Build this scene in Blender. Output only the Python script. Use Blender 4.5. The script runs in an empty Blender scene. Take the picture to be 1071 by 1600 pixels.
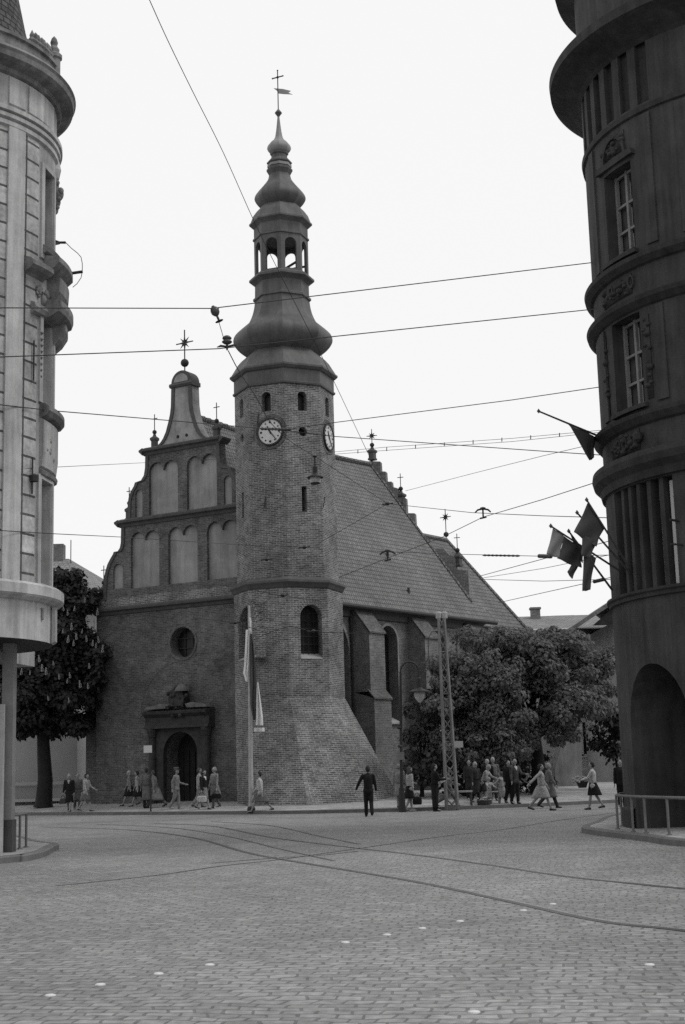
import bpy, math, random
from mathutils import Vector, Matrix
rnd = random.Random(7)
sc = bpy.context.scene
COL = sc.collection
PI = math.pi
R_ = math.radians

# ---------------------------------------------------------------- camera model
F = 2200.0; CX = 535.5; CY = 800.0; H = 1.65
TH = math.atan(402 / 2200); RO = math.atan(0.0275)
ct, st, cr, sr = math.cos(TH), math.sin(TH), math.cos(RO), math.sin(RO)
XC = Vector((cr, sr * st, -sr * ct)); YC = Vector((sr, -cr * st, cr * ct)); FW = Vector((0, ct, st))
def ray(x, y):
    return FW + XC * ((x - CX) / F) + YC * (-(y - CY) / F)
def at(x, y, Y):
    d = ray(x, y); t = Y / d.y
    return Vector((d.x * t, Y, H + d.z * t))
def on_plane(x, y, P, n):
    d = ray(x, y); t = (P[0] * n[0] + P[1] * n[1]) / (d.x * n[0] + d.y * n[1])
    return Vector((d.x * t, d.y * t, H + d.z * t))
def on_cyl(x, y, C, R):
    d = ray(x, y); a = d.x ** 2 + d.y ** 2; b = -2 * (d.x * C[0] + d.y * C[1]); c = C[0] ** 2 + C[1] ** 2 - R * R
    D = max(0, b * b - 4 * a * c); t = (-b - math.sqrt(D)) / (2 * a)
    p = Vector((d.x * t, d.y * t, H + d.z * t))
    return math.atan2(p.y - C[1], p.x - C[0]) % (2 * PI), p.z
KERB = [(-60, 92), (-30, 75), (-14.3, 64.3), (-6.5, 58.6), (-2, 55.6), (2.2, 54.9), (7.6, 56.7), (13, 60.3), (30, 74), (60, 98)]
def kerb_y(x):
    for (a, b), (c, d) in zip(KERB, KERB[1:]):
        if x <= c: return b + (d - b) * (x - a) / (c - a)
    return KERB[-1][1]
def gz(x, y):
    k = y - kerb_y(x)
    if k < 0: return 0.0
    return 0.12 + min(0.042 * k, 0.42)
def on_ground(x, y):
    d = ray(x, y); p = None
    if d.z > -0.004: return at(x, y, 70)
    z = 0
    for _ in range(25):
        t = (z - H) / d.z; p = Vector((d.x * t, d.y * t, z)); z = 0.6 * z + 0.4 * gz(p.x, p.y)
    return p

# ---------------------------------------------------------------- materials
MATS = {}
def nodes(name):
    m = bpy.data.materials.new(name); m.use_nodes = True
    nt = m.node_tree; b = nt.nodes['Principled BSDF']
    b.inputs['Specular IOR Level'].default_value = 0.25
    return m, nt, b
def g4(v): return (v, v, v, 1)
def mat(name, v, rough=0.8, var=0.25, scale=1.5, bump=0.0, metal=0.0, fine=18.0, streak=0.0):
    if name in MATS: return MATS[name]
    m, nt, b = nodes(name); L = nt.links.new
    tc = nt.nodes.new('ShaderNodeTexCoord')
    n1 = nt.nodes.new('ShaderNodeTexNoise'); n1.inputs['Scale'].default_value = scale; n1.inputs['Detail'].default_value = 6
    n2 = nt.nodes.new('ShaderNodeTexNoise'); n2.inputs['Scale'].default_value = fine; n2.inputs['Detail'].default_value = 3
    L(tc.outputs['Object'], n1.inputs['Vector']); L(tc.outputs['Object'], n2.inputs['Vector'])
    mx = nt.nodes.new('ShaderNodeMath'); mx.operation = 'MULTIPLY_ADD'
    L(n2.outputs['Fac'], mx.inputs[0]); mx.inputs[1].default_value = 0.4; L(n1.outputs['Fac'], mx.inputs[2])
    mr = nt.nodes.new('ShaderNodeMapRange'); mr.inputs['From Min'].default_value = 0.35; mr.inputs['From Max'].default_value = 1.05
    mr.inputs['To Min'].default_value = v * (1 - var); mr.inputs['To Max'].default_value = v * (1 + var)
    L(mx.outputs[0], mr.inputs['Value'])
    if streak:
        mp = nt.nodes.new('ShaderNodeMapping'); mp.inputs['Scale'].default_value = (4.5, 4.5, 0.3); L(tc.outputs['Object'], mp.inputs['Vector'])
        n3 = nt.nodes.new('ShaderNodeTexNoise'); n3.inputs['Scale'].default_value = 1.0; n3.inputs['Detail'].default_value = 5; n3.inputs['Roughness'].default_value = 0.65; L(mp.outputs[0], n3.inputs['Vector'])
        n4 = nt.nodes.new('ShaderNodeTexNoise'); n4.inputs['Scale'].default_value = 0.8; n4.inputs['Detail'].default_value = 7; n4.inputs['Roughness'].default_value = 0.7; L(tc.outputs['Object'], n4.inputs['Vector'])
        ad = nt.nodes.new('ShaderNodeMath'); ad.operation = 'ADD'; L(n3.outputs['Fac'], ad.inputs[0]); L(n4.outputs['Fac'], ad.inputs[1])
        m2 = nt.nodes.new('ShaderNodeMapRange'); m2.inputs['From Min'].default_value = 0.75; m2.inputs['From Max'].default_value = 1.25; m2.inputs['To Min'].default_value = 1 - streak; m2.inputs['To Max'].default_value = 1 + streak * 0.6; L(ad.outputs[0], m2.inputs['Value'])
        mu = nt.nodes.new('ShaderNodeMath'); mu.operation = 'MULTIPLY'; L(mr.outputs[0], mu.inputs[0]); L(m2.outputs[0], mu.inputs[1]); L(mu.outputs[0], b.inputs['Base Color'])
    else: L(mr.outputs[0], b.inputs['Base Color'])
    b.inputs['Roughness'].default_value = rough; b.inputs['Metallic'].default_value = metal
    if bump:
        bp = nt.nodes.new('ShaderNodeBump'); bp.inputs['Strength'].default_value = bump; bp.inputs['Distance'].default_value = 0.03
        L(mx.outputs[0], bp.inputs['Height']); L(bp.outputs[0], b.inputs['Normal'])
    MATS[name] = m; return m
def brick(name, c1, c2, mortar, bw=0.29, bh=0.088, ms=0.012, coord='UV', rot=0.0, warp=0.0, patch=0.35, bump=0.4, rough=0.9, pscale=0.35, offset=0.5, dist=0.02, speck=0.0, mid=0.15, midscale=1.8):
    if name in MATS: return MATS[name]
    m, nt, b = nodes(name); L = nt.links.new
    tc = nt.nodes.new('ShaderNodeTexCoord'); vec = tc.outputs[coord]
    mp = nt.nodes.new('ShaderNodeMapping'); mp.inputs['Rotation'].default_value = (0, 0, rot); L(vec, mp.inputs['Vector']); v2 = mp.outputs[0]
    if warp:
        wn = nt.nodes.new('ShaderNodeTexNoise'); wn.inputs['Scale'].default_value = 1.1; wn.inputs['Detail'].default_value = 3
        L(v2, wn.inputs['Vector'])
        vm = nt.nodes.new('ShaderNodeVectorMath'); vm.operation = 'MULTIPLY_ADD'
        L(wn.outputs['Color'], vm.inputs[0]); vm.inputs[1].default_value = (warp, warp, 0); L(v2, vm.inputs[2]); v2 = vm.outputs[0]
    bt = nt.nodes.new('ShaderNodeTexBrick'); bt.offset = offset
    for k, v in (('Color1', g4(c1)), ('Color2', g4(c2)), ('Mortar', g4(mortar)), ('Scale', 1.0), ('Mortar Size', ms), ('Mortar Smooth', 0.35), ('Bias', 0.0), ('Brick Width', bw), ('Row Height', bh)):
        bt.inputs[k].default_value = v
    L(v2, bt.inputs['Vector'])
    n1 = nt.nodes.new('ShaderNodeTexNoise'); n1.inputs['Scale'].default_value = pscale; n1.inputs['Detail'].default_value = 8; n1.inputs['Roughness'].default_value = 0.65
    L(tc.outputs['Object'], n1.inputs['Vector'])
    mr = nt.nodes.new('ShaderNodeMapRange'); mr.inputs['From Min'].default_value = 0.3; mr.inputs['From Max'].default_value = 0.7
    mr.inputs['To Min'].default_value = 1 - patch; mr.inputs['To Max'].default_value = 1 + patch
    L(n1.outputs['Fac'], mr.inputs['Value'])
    n2 = nt.nodes.new('ShaderNodeTexNoise'); n2.inputs['Scale'].default_value = 9; n2.inputs['Detail'].default_value = 4
    L(tc.outputs['Object'], n2.inputs['Vector'])
    mr2 = nt.nodes.new('ShaderNodeMapRange'); mr2.inputs['From Min'].default_value = 0.3; mr2.inputs['From Max'].default_value = 0.7
    mr2.inputs['To Min'].default_value = 0.8 - speck; mr2.inputs['To Max'].default_value = 1.2 + speck; L(n2.outputs['Fac'], mr2.inputs['Value'])
    pr = nt.nodes.new('ShaderNodeMath'); pr.operation = 'MULTIPLY'; L(mr.outputs[0], pr.inputs[0]); L(mr2.outputs[0], pr.inputs[1])
    n5 = nt.nodes.new('ShaderNodeTexNoise'); n5.inputs['Scale'].default_value = midscale; n5.inputs['Detail'].default_value = 5; n5.inputs['Roughness'].default_value = 0.7; L(tc.outputs['Object'], n5.inputs['Vector'])
    mr5 = nt.nodes.new('ShaderNodeMapRange'); mr5.inputs['From Min'].default_value = 0.3; mr5.inputs['From Max'].default_value = 0.7; mr5.inputs['To Min'].default_value = 1 - mid; mr5.inputs['To Max'].default_value = 1 + mid; L(n5.outputs['Fac'], mr5.inputs['Value'])
    pr2 = nt.nodes.new('ShaderNodeMath'); pr2.operation = 'MULTIPLY'; L(pr.outputs[0], pr2.inputs[0]); L(mr5.outputs[0], pr2.inputs[1]); pr = pr2
    mul = nt.nodes.new('ShaderNodeVectorMath'); mul.operation = 'SCALE'
    L(bt.outputs['Color'], mul.inputs[0]); L(pr.outputs[0], mul.inputs['Scale']); L(mul.outputs[0], b.inputs['Base Color'])
    b.inputs['Roughness'].default_value = rough
    if bump:
        bp = nt.nodes.new('ShaderNodeBump'); bp.invert = True; bp.inputs['Strength'].default_value = bump; bp.inputs['Distance'].default_value = dist
        L(bt.outputs['Fac'], bp.inputs['Height']); L(bp.outputs[0], b.inputs['Normal'])
    MATS[name] = m; return m

M_BRICK_T = brick('tower_brick', 0.066, 0.15, 0.29, bw=0.27, bh=0.08, ms=0.012, patch=0.42, pscale=0.5, mid=0.3, midscale=2.2, warp=0.05)
M_BRICK_F = brick('facade_brick', 0.056, 0.1, 0.14, bw=0.27, bh=0.08, patch=0.36, mid=0.3, midscale=2.0, warp=0.05)
M_BRICK_N = brick('nave_brick', 0.1, 0.155, 0.21, bw=0.27, bh=0.08, patch=0.25, mid=0.22, warp=0.04)
M_PLASTER = mat('gable_plaster', 0.24, var=0.35, scale=0.9, streak=0.3)
M_PLASTER_L = mat('bell_gable_plaster', 0.27, var=0.35, scale=1.6, streak=0.3)
M_STONE_D = mat('dark_portal_stone', 0.04, var=0.6, scale=3.5, bump=0.6)
M_STONE_L = mat('pale_stone', 0.27, var=0.3, scale=3)
M_SOFFIT = mat('soffit_shade', 0.03, var=0.3)  # near-black colour stands in for the shade under the bay overhang
M_STONE_M = mat('grey_portal_stone', 0.12, var=0.5, scale=4)
M_CORN = mat('brick_cornice', 0.075, var=0.35, scale=3)
M_TILE = brick('roof_tiles', 0.14, 0.19, 0.075, bw=0.17, bh=0.27, ms=0.03, patch=0.22, bump=0.9, dist=0.05, rough=0.75, mid=0.12, midscale=0.9, warp=0.05)
M_COPPER = mat('spire_metal', 0.09, rough=0.6, var=0.3, scale=1.2, streak=0.3)
M_COPPER_L = mat('spire_light_metal', 0.2, rough=0.55, var=0.3, scale=1.5)
M_GLASS = mat('dark_window', 0.015, rough=0.35, var=0.5)
M_PANE = mat('window_pane', 0.06, rough=0.12, var=0.5, scale=2)
M_PANE.node_tree.nodes['Principled BSDF'].inputs['Specular IOR Level'].default_value = 0.6
M_PANE_L = mat('sky_reflection_pane', 0.13, rough=0.2, var=0.6, scale=1.2, streak=0.5)  # pale base colour stands in for light reflected in the glass
M_IRON = mat('black_iron', 0.03, rough=0.6, var=0.2)
M_CLOCK = mat('clock_white', 0.55, var=0.15, scale=3, streak=0.15)
M_WOOD_D = mat('dark_door_wood', 0.018, var=0.5)
M_STUC_L = mat('left_pale_stucco', 0.33, var=0.3, scale=1.1, bump=0.25, streak=0.4)
M_STUC_L2 = mat('left_stucco_panel', 0.4, var=0.22, scale=0.9, bump=0.2, streak=0.38)
M_STUC_M = mat('left_grey_moulding', 0.17, var=0.5, scale=3.5, bump=0.6, streak=0.35)
M_RUST = brick('left_rusticated_stucco', 0.27, 0.39, 0.07, bw=1.5, bh=0.42, ms=0.03, patch=0.3, bump=0.6, dist=0.03, offset=0.0, mid=0.3, midscale=1.5)
M_SLATE = brick('turret_slates', 0.06, 0.1, 0.02, bw=0.22, bh=0.16, ms=0.02, patch=0.3, bump=0.6)
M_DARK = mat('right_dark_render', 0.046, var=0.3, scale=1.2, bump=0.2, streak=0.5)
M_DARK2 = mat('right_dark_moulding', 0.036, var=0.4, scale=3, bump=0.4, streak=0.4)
M_FRAME = mat('right_window_frame', 0.18, var=0.3, scale=4)
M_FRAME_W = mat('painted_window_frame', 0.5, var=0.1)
M_WALL_BG = mat('distant_render', 0.3, var=0.18, scale=0.5)
M_WALL_BG2 = mat('distant_pale_render', 0.4, var=0.15, scale=0.6)
M_ROOF_BG = brick('distant_roof', 0.17, 0.21, 0.1, bw=0.3, bh=0.35, ms=0.03, patch=0.2, bump=0.5)
M_ROOF_BGL = mat('distant_zinc_roof', 0.5, var=0.12, scale=0.7)
M_COBBLE = brick('road_setts', 0.18, 0.25, 0.12, bw=0.22, bh=0.15, ms=0.014, coord='Object', rot=R_(9), warp=0.4, patch=0.24, bump=0.45, rough=0.7, pscale=0.14, dist=0.02, speck=0.06, mid=0.13, midscale=0.6)
M_SIDE = brick('pavement_slabs', 0.25, 0.31, 0.16, bw=0.5, bh=0.5, ms=0.012, coord='Object', rot=R_(25), patch=0.2, bump=0.3, pscale=0.4, mid=0.18)
M_KERB = mat('kerb_granite', 0.13, var=0.3, scale=3, bump=0.2)
M_RAIL = mat('tram_rail_steel', 0.075, rough=0.5, var=0.4, metal=0.2)
M_RAIL2 = mat('polished_rail_head', 0.24, rough=0.4, var=0.35, scale=2, metal=0.5)
M_STUD = mat('white_road_stud', 0.5, var=0.25, scale=9)
M_BARK = mat('dark_bark', 0.016, var=0.5, scale=5, bump=0.6)
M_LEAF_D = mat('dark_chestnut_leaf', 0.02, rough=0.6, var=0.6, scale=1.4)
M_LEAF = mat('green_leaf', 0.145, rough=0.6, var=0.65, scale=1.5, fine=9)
def leafy(m, f=0.4):
    nt = m.node_tree; b = nt.nodes['Principled BSDF']; tr = nt.nodes.new('ShaderNodeBsdfTranslucent'); mx = nt.nodes.new('ShaderNodeMixShader'); mx.inputs[0].default_value = f
    src = b.inputs['Base Color'].links[0].from_socket; nt.links.new(src, tr.inputs['Color'])
    nt.links.new(b.outputs[0], mx.inputs[1]); nt.links.new(tr.outputs[0], mx.inputs[2]); nt.links.new(mx.outputs[0], nt.nodes['Material Output'].inputs['Surface'])
M_LEAF_M = mat('hedge_leaf', 0.06, rough=0.6, var=0.6, scale=1.5)
leafy(M_LEAF); leafy(M_LEAF_M, 0.3)
M_BLOSSOM = mat('white_blossom', 0.26, var=0.25)
M_STEEL = mat('mast_grey_steel', 0.19, var=0.35, scale=3, streak=0.3)
M_WHITE = mat('white_cloth', 0.62, var=0.08)
M_RED = mat('red_cloth', 0.075, var=0.2)
M_GREYCL = mat('grey_cloth', 0.24, var=0.15)
M_POLE = mat('pale_painted_pole', 0.36, var=0.2, scale=3)
M_POLE_D = mat('dark_wood_pole', 0.07, var=0.3, scale=3)
M_SIGN = mat('white_enamel', 0.5, var=0.1)
M_LAMPGLASS = mat('frosted_lamp_glass', 0.42, rough=0.3, var=0.08)
M_SKIN = mat('skin', 0.24, var=0.15)
M_PORC = mat('dark_porcelain', 0.05, rough=0.3, var=0.2)
M_RAILING = mat('railing_paint', 0.13, var=0.25, scale=4)
M_PILLAR = mat('shop_pillar', 0.17, var=0.3, scale=1.5)

# ---------------------------------------------------------------- mesh builder
class MB:
    def __init__(s): s.v = []; s.f = []; s.uv = []; s.mi = []
    def face(s, pts, uv=None, mi=0):
        n = len(s.v); s.v += [tuple(p) for p in pts]; s.f.append(tuple(range(n, n + len(pts)))); s.uv.append(uv); s.mi.append(mi)
    def box(s, c, size, rz=0.0, mi=0, M=None):
        hx, hy, hz = size[0] / 2, size[1] / 2, size[2] / 2
        T = Matrix.Translation(c) @ (M if M is not None else Matrix.Rotation(rz, 4, 'Z'))
        P = [T @ Vector((x, y, z)) for x in (-hx, hx) for y in (-hy, hy) for z in (-hz, hz)]
        for q in ((0, 1, 3, 2), (4, 6, 7, 5), (0, 4, 5, 1), (2, 3, 7, 6), (0, 2, 6, 4), (1, 5, 7, 3)): s.face([P[i] for i in q], mi=mi)
    def hexa(s, P, mi=0):     # 8 points: bottom 4 ccw, top 4 ccw
        for q in ((0, 1, 2, 3), (4, 5, 6, 7), (0, 1, 5, 4), (1, 2, 6, 5), (2, 3, 7, 6), (3, 0, 4, 7)): s.face([P[i] for i in q], mi=mi)
    def prism(s, poly, fn, d0, d1, mi=0):   # poly in (u,z); fn(u,z,d)
        a = [fn(u, z, d0) for u, z in poly]; b = [fn(u, z, d1) for u, z in poly]
        s.face(a, mi=mi); s.face(b, mi=mi); n = len(poly)
        for i in range(n): s.face([a[i], a[(i + 1) % n], b[(i + 1) % n], b[i]], mi=mi)
    def tube(s, pts, r, n=6, mi=0, cap=True):
        pts = [Vector(p) for p in pts]; rr = r if isinstance(r, (list, tuple)) else [r] * len(pts)
        rings = []; pa = None
        for i, p in enumerate(pts):
            d = (pts[min(i + 1, len(pts) - 1)] - pts[max(i - 1, 0)]).normalized()
            if pa is None:
                a = d.cross(Vector((0, 0, 1)))
                if a.length < 0.3: a = d.cross(Vector((0, 1, 0)))
            else: a = pa - d * pa.dot(d)
            a.normalize(); pa = a; b = d.cross(a)
            rings.append([p + (a * math.cos(2 * PI * k / n) + b * math.sin(2 * PI * k / n)) * rr[i] for k in range(n)])
        base = len(s.v)
        for q in rings: s.v += [tuple(x) for x in q]
        for i in range(len(rings) - 1):
            for k in range(n):
                k2 = (k + 1) % n
                s.f.append((base + i * n + k, base + i * n + k2, base + (i + 1) * n + k2, base + (i + 1) * n + k)); s.uv.append(None); s.mi.append(mi)
        if cap:
            s.face(rings[0], mi=mi); s.face(rings[-1], mi=mi)
    def lathe(s, prof, C=(0, 0, 0), n=24, a0=0.0, a1=2 * PI, mi=0, M=None):
        full = abs(a1 - a0 - 2 * PI) < 1e-6; m = n if full else n + 1
        def P(r, z, k):
            a = a0 + (a1 - a0) * k / n; q = Vector((r * math.cos(a), r * math.sin(a), z))
            if M is not None: q = M @ q
            return (q.x + C[0], q.y + C[1], q.z + C[2])
        base = len(s.v)
        for r, z in prof: s.v += [P(r, z, k) for k in range(m)]
        acc = 0.0
        for i in range(len(prof) - 1):
            (r0, z0), (r1, z1) = prof[i], prof[i + 1]; dl = math.hypot(r1 - r0, z1 - z0); rm = max(r0, r1)
            for k in range(n):
                k2 = (k + 1) % m
                s.f.append((base + i * m + k, base + i * m + k2, base + (i + 1) * m + k2, base + (i + 1) * m + k)); s.mi.append(mi)
                u0, u1 = [(a0 + (a1 - a0) * q / n) * rm for q in (k, k + 1)]
                s.uv.append([(u0, acc), (u1, acc), (u1, acc + dl), (u0, acc + dl)])
            acc += dl
    def build(s, name, mats, parent=None, world=True, smooth=False, loc=None):
        if not isinstance(mats, (list, tuple)): mats = [mats]
        off = Vector((0, 0, 0))
        if parent is not None and world:
            q = parent
            while q is not None: off += q.location; q = q.parent
        if loc is not None: off = Vector(loc)
        me = bpy.data.meshes.new(name)
        me.from_pydata([(a - off.x, b - off.y, c - off.z) for a, b, c in s.v], [], s.f)
        for m in mats: me.materials.append(m)
        uvl = me.uv_layers.new(name='UVMap'); vs = s.v; li = 0; data = [0.0] * (2 * len(me.loops))
        for f, uv in zip(s.f, s.uv):
            if uv is None:
                p = [Vector(vs[i]) for i in f[:3]]; nn = (p[1] - p[0]).cross(p[2] - p[0])
                if nn.length > 1e-12: nn.normalize()
                if abs(nn.z) > 0.75: uv = [(vs[i][0], vs[i][1]) for i in f]
                else:
                    t = Vector((-nn.y, nn.x, 0)); t = t.normalized() if t.length > 1e-6 else Vector((1, 0, 0))
                    uv = [(vs[i][0] * t.x + vs[i][1] * t.y, vs[i][2]) for i in f]
            for q in uv: data[2 * li] = q[0]; data[2 * li + 1] = q[1]; li += 1
        uvl.data.foreach_set('uv', data)
        if len(mats) > 1: me.polygons.foreach_set('material_index', s.mi)
        if smooth: me.polygons.foreach_set('use_smooth', [True] * len(me.polygons))
        o = bpy.data.objects.new(name, me); COL.objects.link(o)
        if parent is not None: o.parent = parent
        elif loc is not None: o.location = off
        return o

def tag(o, label=None, cat=None, group=None, kind=None):
    if label: o['label'] = label
    if cat: o['category'] = cat
    if group: o['group'] = group
    if kind: o['kind'] = kind
    return o
def empty(name, loc, label, cat, group=None, rz=0.0):
    o = bpy.data.objects.new(name, None); COL.objects.link(o); o.location = loc; o.rotation_euler = (0, 0, rz)
    o.empty_display_size = 0.3
    return tag(o, label, cat, group)
def recenter(mb, name, m, label, cat, group=None, smooth=False):
    """a thing that is one mesh, with its origin at its base centre"""
    xs = [v[0] for v in mb.v]; ys = [v[1] for v in mb.v]; zs = [v[2] for v in mb.v]
    loc = ((min(xs) + max(xs)) / 2, (min(ys) + max(ys)) / 2, min(zs))
    return tag(mb.build(name, m, None, smooth=smooth, loc=loc), label, cat, group)

# ---------------------------------------------------------------- walls with openings
class Op:
    def __init__(s, u0, u1, z0, z1, shape='rect', d=0.2, rise=0.3):
        s.u0, s.u1, s.z0, s.z1, s.shape, s.d, s.rise = min(u0, u1), max(u0, u1), z0, z1, shape, d, rise
    def lo(s, u):
        if s.shape == 'circle':
            r = (s.u1 - s.u0) / 2; c = (s.u0 + s.u1) / 2; return (s.z0 + s.z1) / 2 - (s.z1 - s.z0) / 2 * math.sqrt(max(0, 1 - ((u - c) / r) ** 2))
        return s.z0
    def hi(s, u):
        r = (s.u1 - s.u0) / 2; c = (s.u0 + s.u1) / 2
        if s.shape == 'rect': return s.z1
        if s.shape == 'circle': return (s.z0 + s.z1) / 2 + (s.z1 - s.z0) / 2 * math.sqrt(max(0, 1 - ((u - c) / r) ** 2))
        if s.shape == 'round': return s.z1 - r + math.sqrt(max(0, r * r - (u - c) ** 2))
        if s.shape == 'oval': return s.z1 - s.rise + s.rise * math.sqrt(max(0, 1 - ((u - c) / r) ** 2))
        if s.shape == 'pointed':
            x = abs(u - c); return s.z1 - 1.732 * r + math.sqrt(max(0, 4 * r * r - (x + r) ** 2))
        if s.shape == 'twin':
            h = r / 2; cc = c - h if u < c else c + h; return s.z1 - h + math.sqrt(max(0, h * h - (u - cc) ** 2))
    def samples(s):
        if s.shape == 'rect': return [s.u0, s.u1]
        r = (s.u1 - s.u0) / 2; c = (s.u0 + s.u1) / 2; n = 12
        if s.shape == 'twin': return [c + q * r / 2 + r / 2 * -math.cos(PI * k / 8) for q in (-1, 1) for k in range(9)]
        return [c - r * math.cos(PI * k / n) for k in range(n + 1)]
def wall(mb, u0, u1, zb, zt, ops, fn, back=None, du=99, breaks=(), thick=0.0, uo=0.0, through=False):
    fb = zb if callable(zb) else (lambda u: zb); ft = zt if callable(zt) else (lambda u: zt)
    us = {round(u0, 5), round(u1, 5)}
    for o in ops: us |= {round(q, 5) for q in o.samples()}
    us |= {round(b, 5) for b in breaks}
    n = max(1, int(math.ceil((u1 - u0) / du))); us |= {round(u0 + (u1 - u0) * i / n, 5) for i in range(n + 1)}
    us = sorted(q for q in us if u0 - 1e-4 <= q <= u1 + 1e-4)
    e = 1e-5
    for a, b in zip(us, us[1:]):
        if b - a < 2e-4: continue
        A, B, mid = a + e, b - e, (a + b) / 2
        cov = sorted([o for o in ops if o.u0 < mid < o.u1], key=lambda o: o.z0)
        ed = [(fb(A), fb(B))]
        for o in cov: ed += [(o.lo(A), o.lo(B)), (o.hi(A), o.hi(B))]
        ed.append((ft(A), ft(B)))
        for i in range(0, len(ed), 2):
            (za, zb_), (zc, zd) = ed[i], ed[i + 1]
            if zc - za < 1e-4 and zd - zb_ < 1e-4: continue
            q = [(a, za), (b, zb_), (b, zd), (a, zc)]
            mb.face([fn(u, z, 0) for u, z in q], [(u + uo, z) for u, z in q])
            if thick: mb.face([fn(u, z, thick) for u, z in q], [(u + uo, z) for u, z in q])
        if thick:
            q = ed[-1]; mb.face([fn(a, q[0], 0), fn(b, q[1], 0), fn(b, q[1], thick), fn(a, q[0], thick)])
        for k, o in enumerate(ops):
            if o not in cov: continue
            d = thick if through else o.d
            for f in (o.lo, o.hi):
                mb.face([fn(a, f(A), 0), fn(b, f(B), 0), fn(b, f(B), d), fn(a, f(A), d)], [(a + uo, 0), (b + uo, 0), (b + uo, d), (a + uo, d)])
            if back is not None:
                bb = back[k] if isinstance(back, list) else back
                q = [(a, o.lo(A)), (b, o.lo(B)), (b, o.hi(B)), (a, o.hi(A))]
                bb.face([fn(u, z, o.d) for u, z in q], [(u + uo, z) for u, z in q])
    for o in ops:
        d = thick if through else o.d
        for u, ui in ((o.u0, o.u0 + 1e-4), (o.u1, o.u1 - 1e-4)):
            if o.hi(ui) - o.lo(ui) > 0.02:
                mb.face([fn(u, o.lo(ui), 0), fn(u, o.hi(ui), 0), fn(u, o.hi(ui), d), fn(u, o.lo(ui), d)], [(0, o.lo(ui)), (0, o.hi(ui)), (d, o.hi(ui)), (d, o.lo(ui))])
    if thick:
        for u in (u0, u1):
            if ft(u) - fb(u) > 0.02: mb.face([fn(u, fb(u), 0), fn(u, ft(u), 0), fn(u, ft(u), thick), fn(u, fb(u), thick)], [(0, fb(u)), (0, ft(u)), (thick, ft(u)), (thick, fb(u))])
def steps(pts):
    """piecewise-linear height over |u - c|; pts = descending h"""
    P = sorted(pts)
    def f(h):
        h = abs(h)
        if h <= P[0][0]: return P[0][1]
        for (a, b), (c, d) in zip(P, P[1:]):
            if h <= c: return b + (d - b) * (h - a) / max(1e-9, c - a)
        return P[-1][1]
    return f
def moulding(mb, fn, u0, u1, prof, du=99):
    n = max(1, int(math.ceil((u1 - u0) / du))); us = [u0 + (u1 - u0) * i / n for i in range(n + 1)]
    for a, b in zip(us, us[1:]):
        for (o0, z0), (o1, z1) in zip(prof, prof[1:]):
            mb.face([fn(a, z0, -o0), fn(b, z0, -o0), fn(b, z1, -o1), fn(a, z1, -o1)], [(a, z0 + o0), (b, z0 + o0), (b, z1 + o1), (a, z1 + o1)])
    for u in (u0, u1): mb.face([fn(u, z, -o) for o, z in prof])

def capsule(b, p0, p1, r0, r1, sy=1.0, n=10, sx=1.0):
    p0, p1 = Vector(p0), Vector(p1); d = p1 - p0; L = max(d.length, 1e-5); w = d / L if d.length > 1e-5 else Vector((0, 0, 1))
    a = w.cross(Vector((0, 1, 0)))
    if a.length < 0.2: a = w.cross(Vector((1, 0, 0)))
    a.normalize(); c = w.cross(a)
    prof = [(r0 * math.cos(t), -r0 * math.sin(t)) for t in (R_(89), R_(60), R_(30), 0)] + [(r1 * math.cos(t), L + r1 * math.sin(t)) for t in (0, R_(30), R_(60), R_(89))]
    base = len(b.v)
    for r, h in prof:
        for k in range(n):
            o = a * math.cos(2 * PI * k / n) * r + c * math.sin(2 * PI * k / n) * r
            q = p0 + w * h + Vector((o.x * sx, o.y * sy, o.z)); b.v.append(tuple(q))
    m = len(prof)
    for i in range(m - 1):
        for k in range(n):
            k2 = (k + 1) % n; b.f.append((base + i * n + k, base + i * n + k2, base + (i + 1) * n + k2, base + (i + 1) * n + k)); b.uv.append(None); b.mi.append(0)
    for i in (0, m - 1): b.f.append(tuple(base + i * n + k for k in range(n))); b.uv.append(None); b.mi.append(0)
def ell(b, c, r, n=12):
    base = len(b.v); m = 9
    for i in range(m):
        t = R_(-88 + 176 * i / (m - 1))
        for k in range(n): b.v.append((c[0] + r[0] * math.cos(t) * math.cos(2 * PI * k / n), c[1] + r[1] * math.cos(t) * math.sin(2 * PI * k / n), c[2] + r[2] * math.sin(t)))
    for i in range(m - 1):
        for k in range(n):
            k2 = (k + 1) % n; b.f.append((base + i * n + k, base + i * n + k2, base + (i + 1) * n + k2, base + (i + 1) * n + k)); b.uv.append(None); b.mi.append(0)
    for i in (0, m - 1): b.f.append(tuple(base + i * n + k for k in range(n))); b.uv.append(None); b.mi.append(0)

# ================================================================ THE CHURCH
J = at(367, 940, 63.8)
A59 = R_(59.5); UL = Vector((-math.sin(A59), math.cos(A59), 0)); NIN = Vector((math.cos(A59), math.sin(A59), 0))
UC = 2.92; HW = 5.23
def ff(u, z, d):
    p = J + UL * u + NIN * d; return (p.x, p.y, z)
def fu(x, y):
    p = on_plane(x, y, J, NIN); return (p - J).dot(UL), p.z
A37 = R_(37.5); VV = Vector((math.sin(A37), math.cos(A37), 0)); NV = Vector((math.cos(A37), -math.sin(A37), 0))
K = J + UL * (UC - HW); K.z = 0
G = J + UL * UC; G.z = 0
church = empty('brick_church', (-2.5, 66, 0), 'dark brick gothic church with tall onion spired clock tower and steep tiled roof', 'church')
def chb(mb, name, m, parent=None, smooth=False): return mb.build(name, m, parent or church, smooth=smooth)

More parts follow.
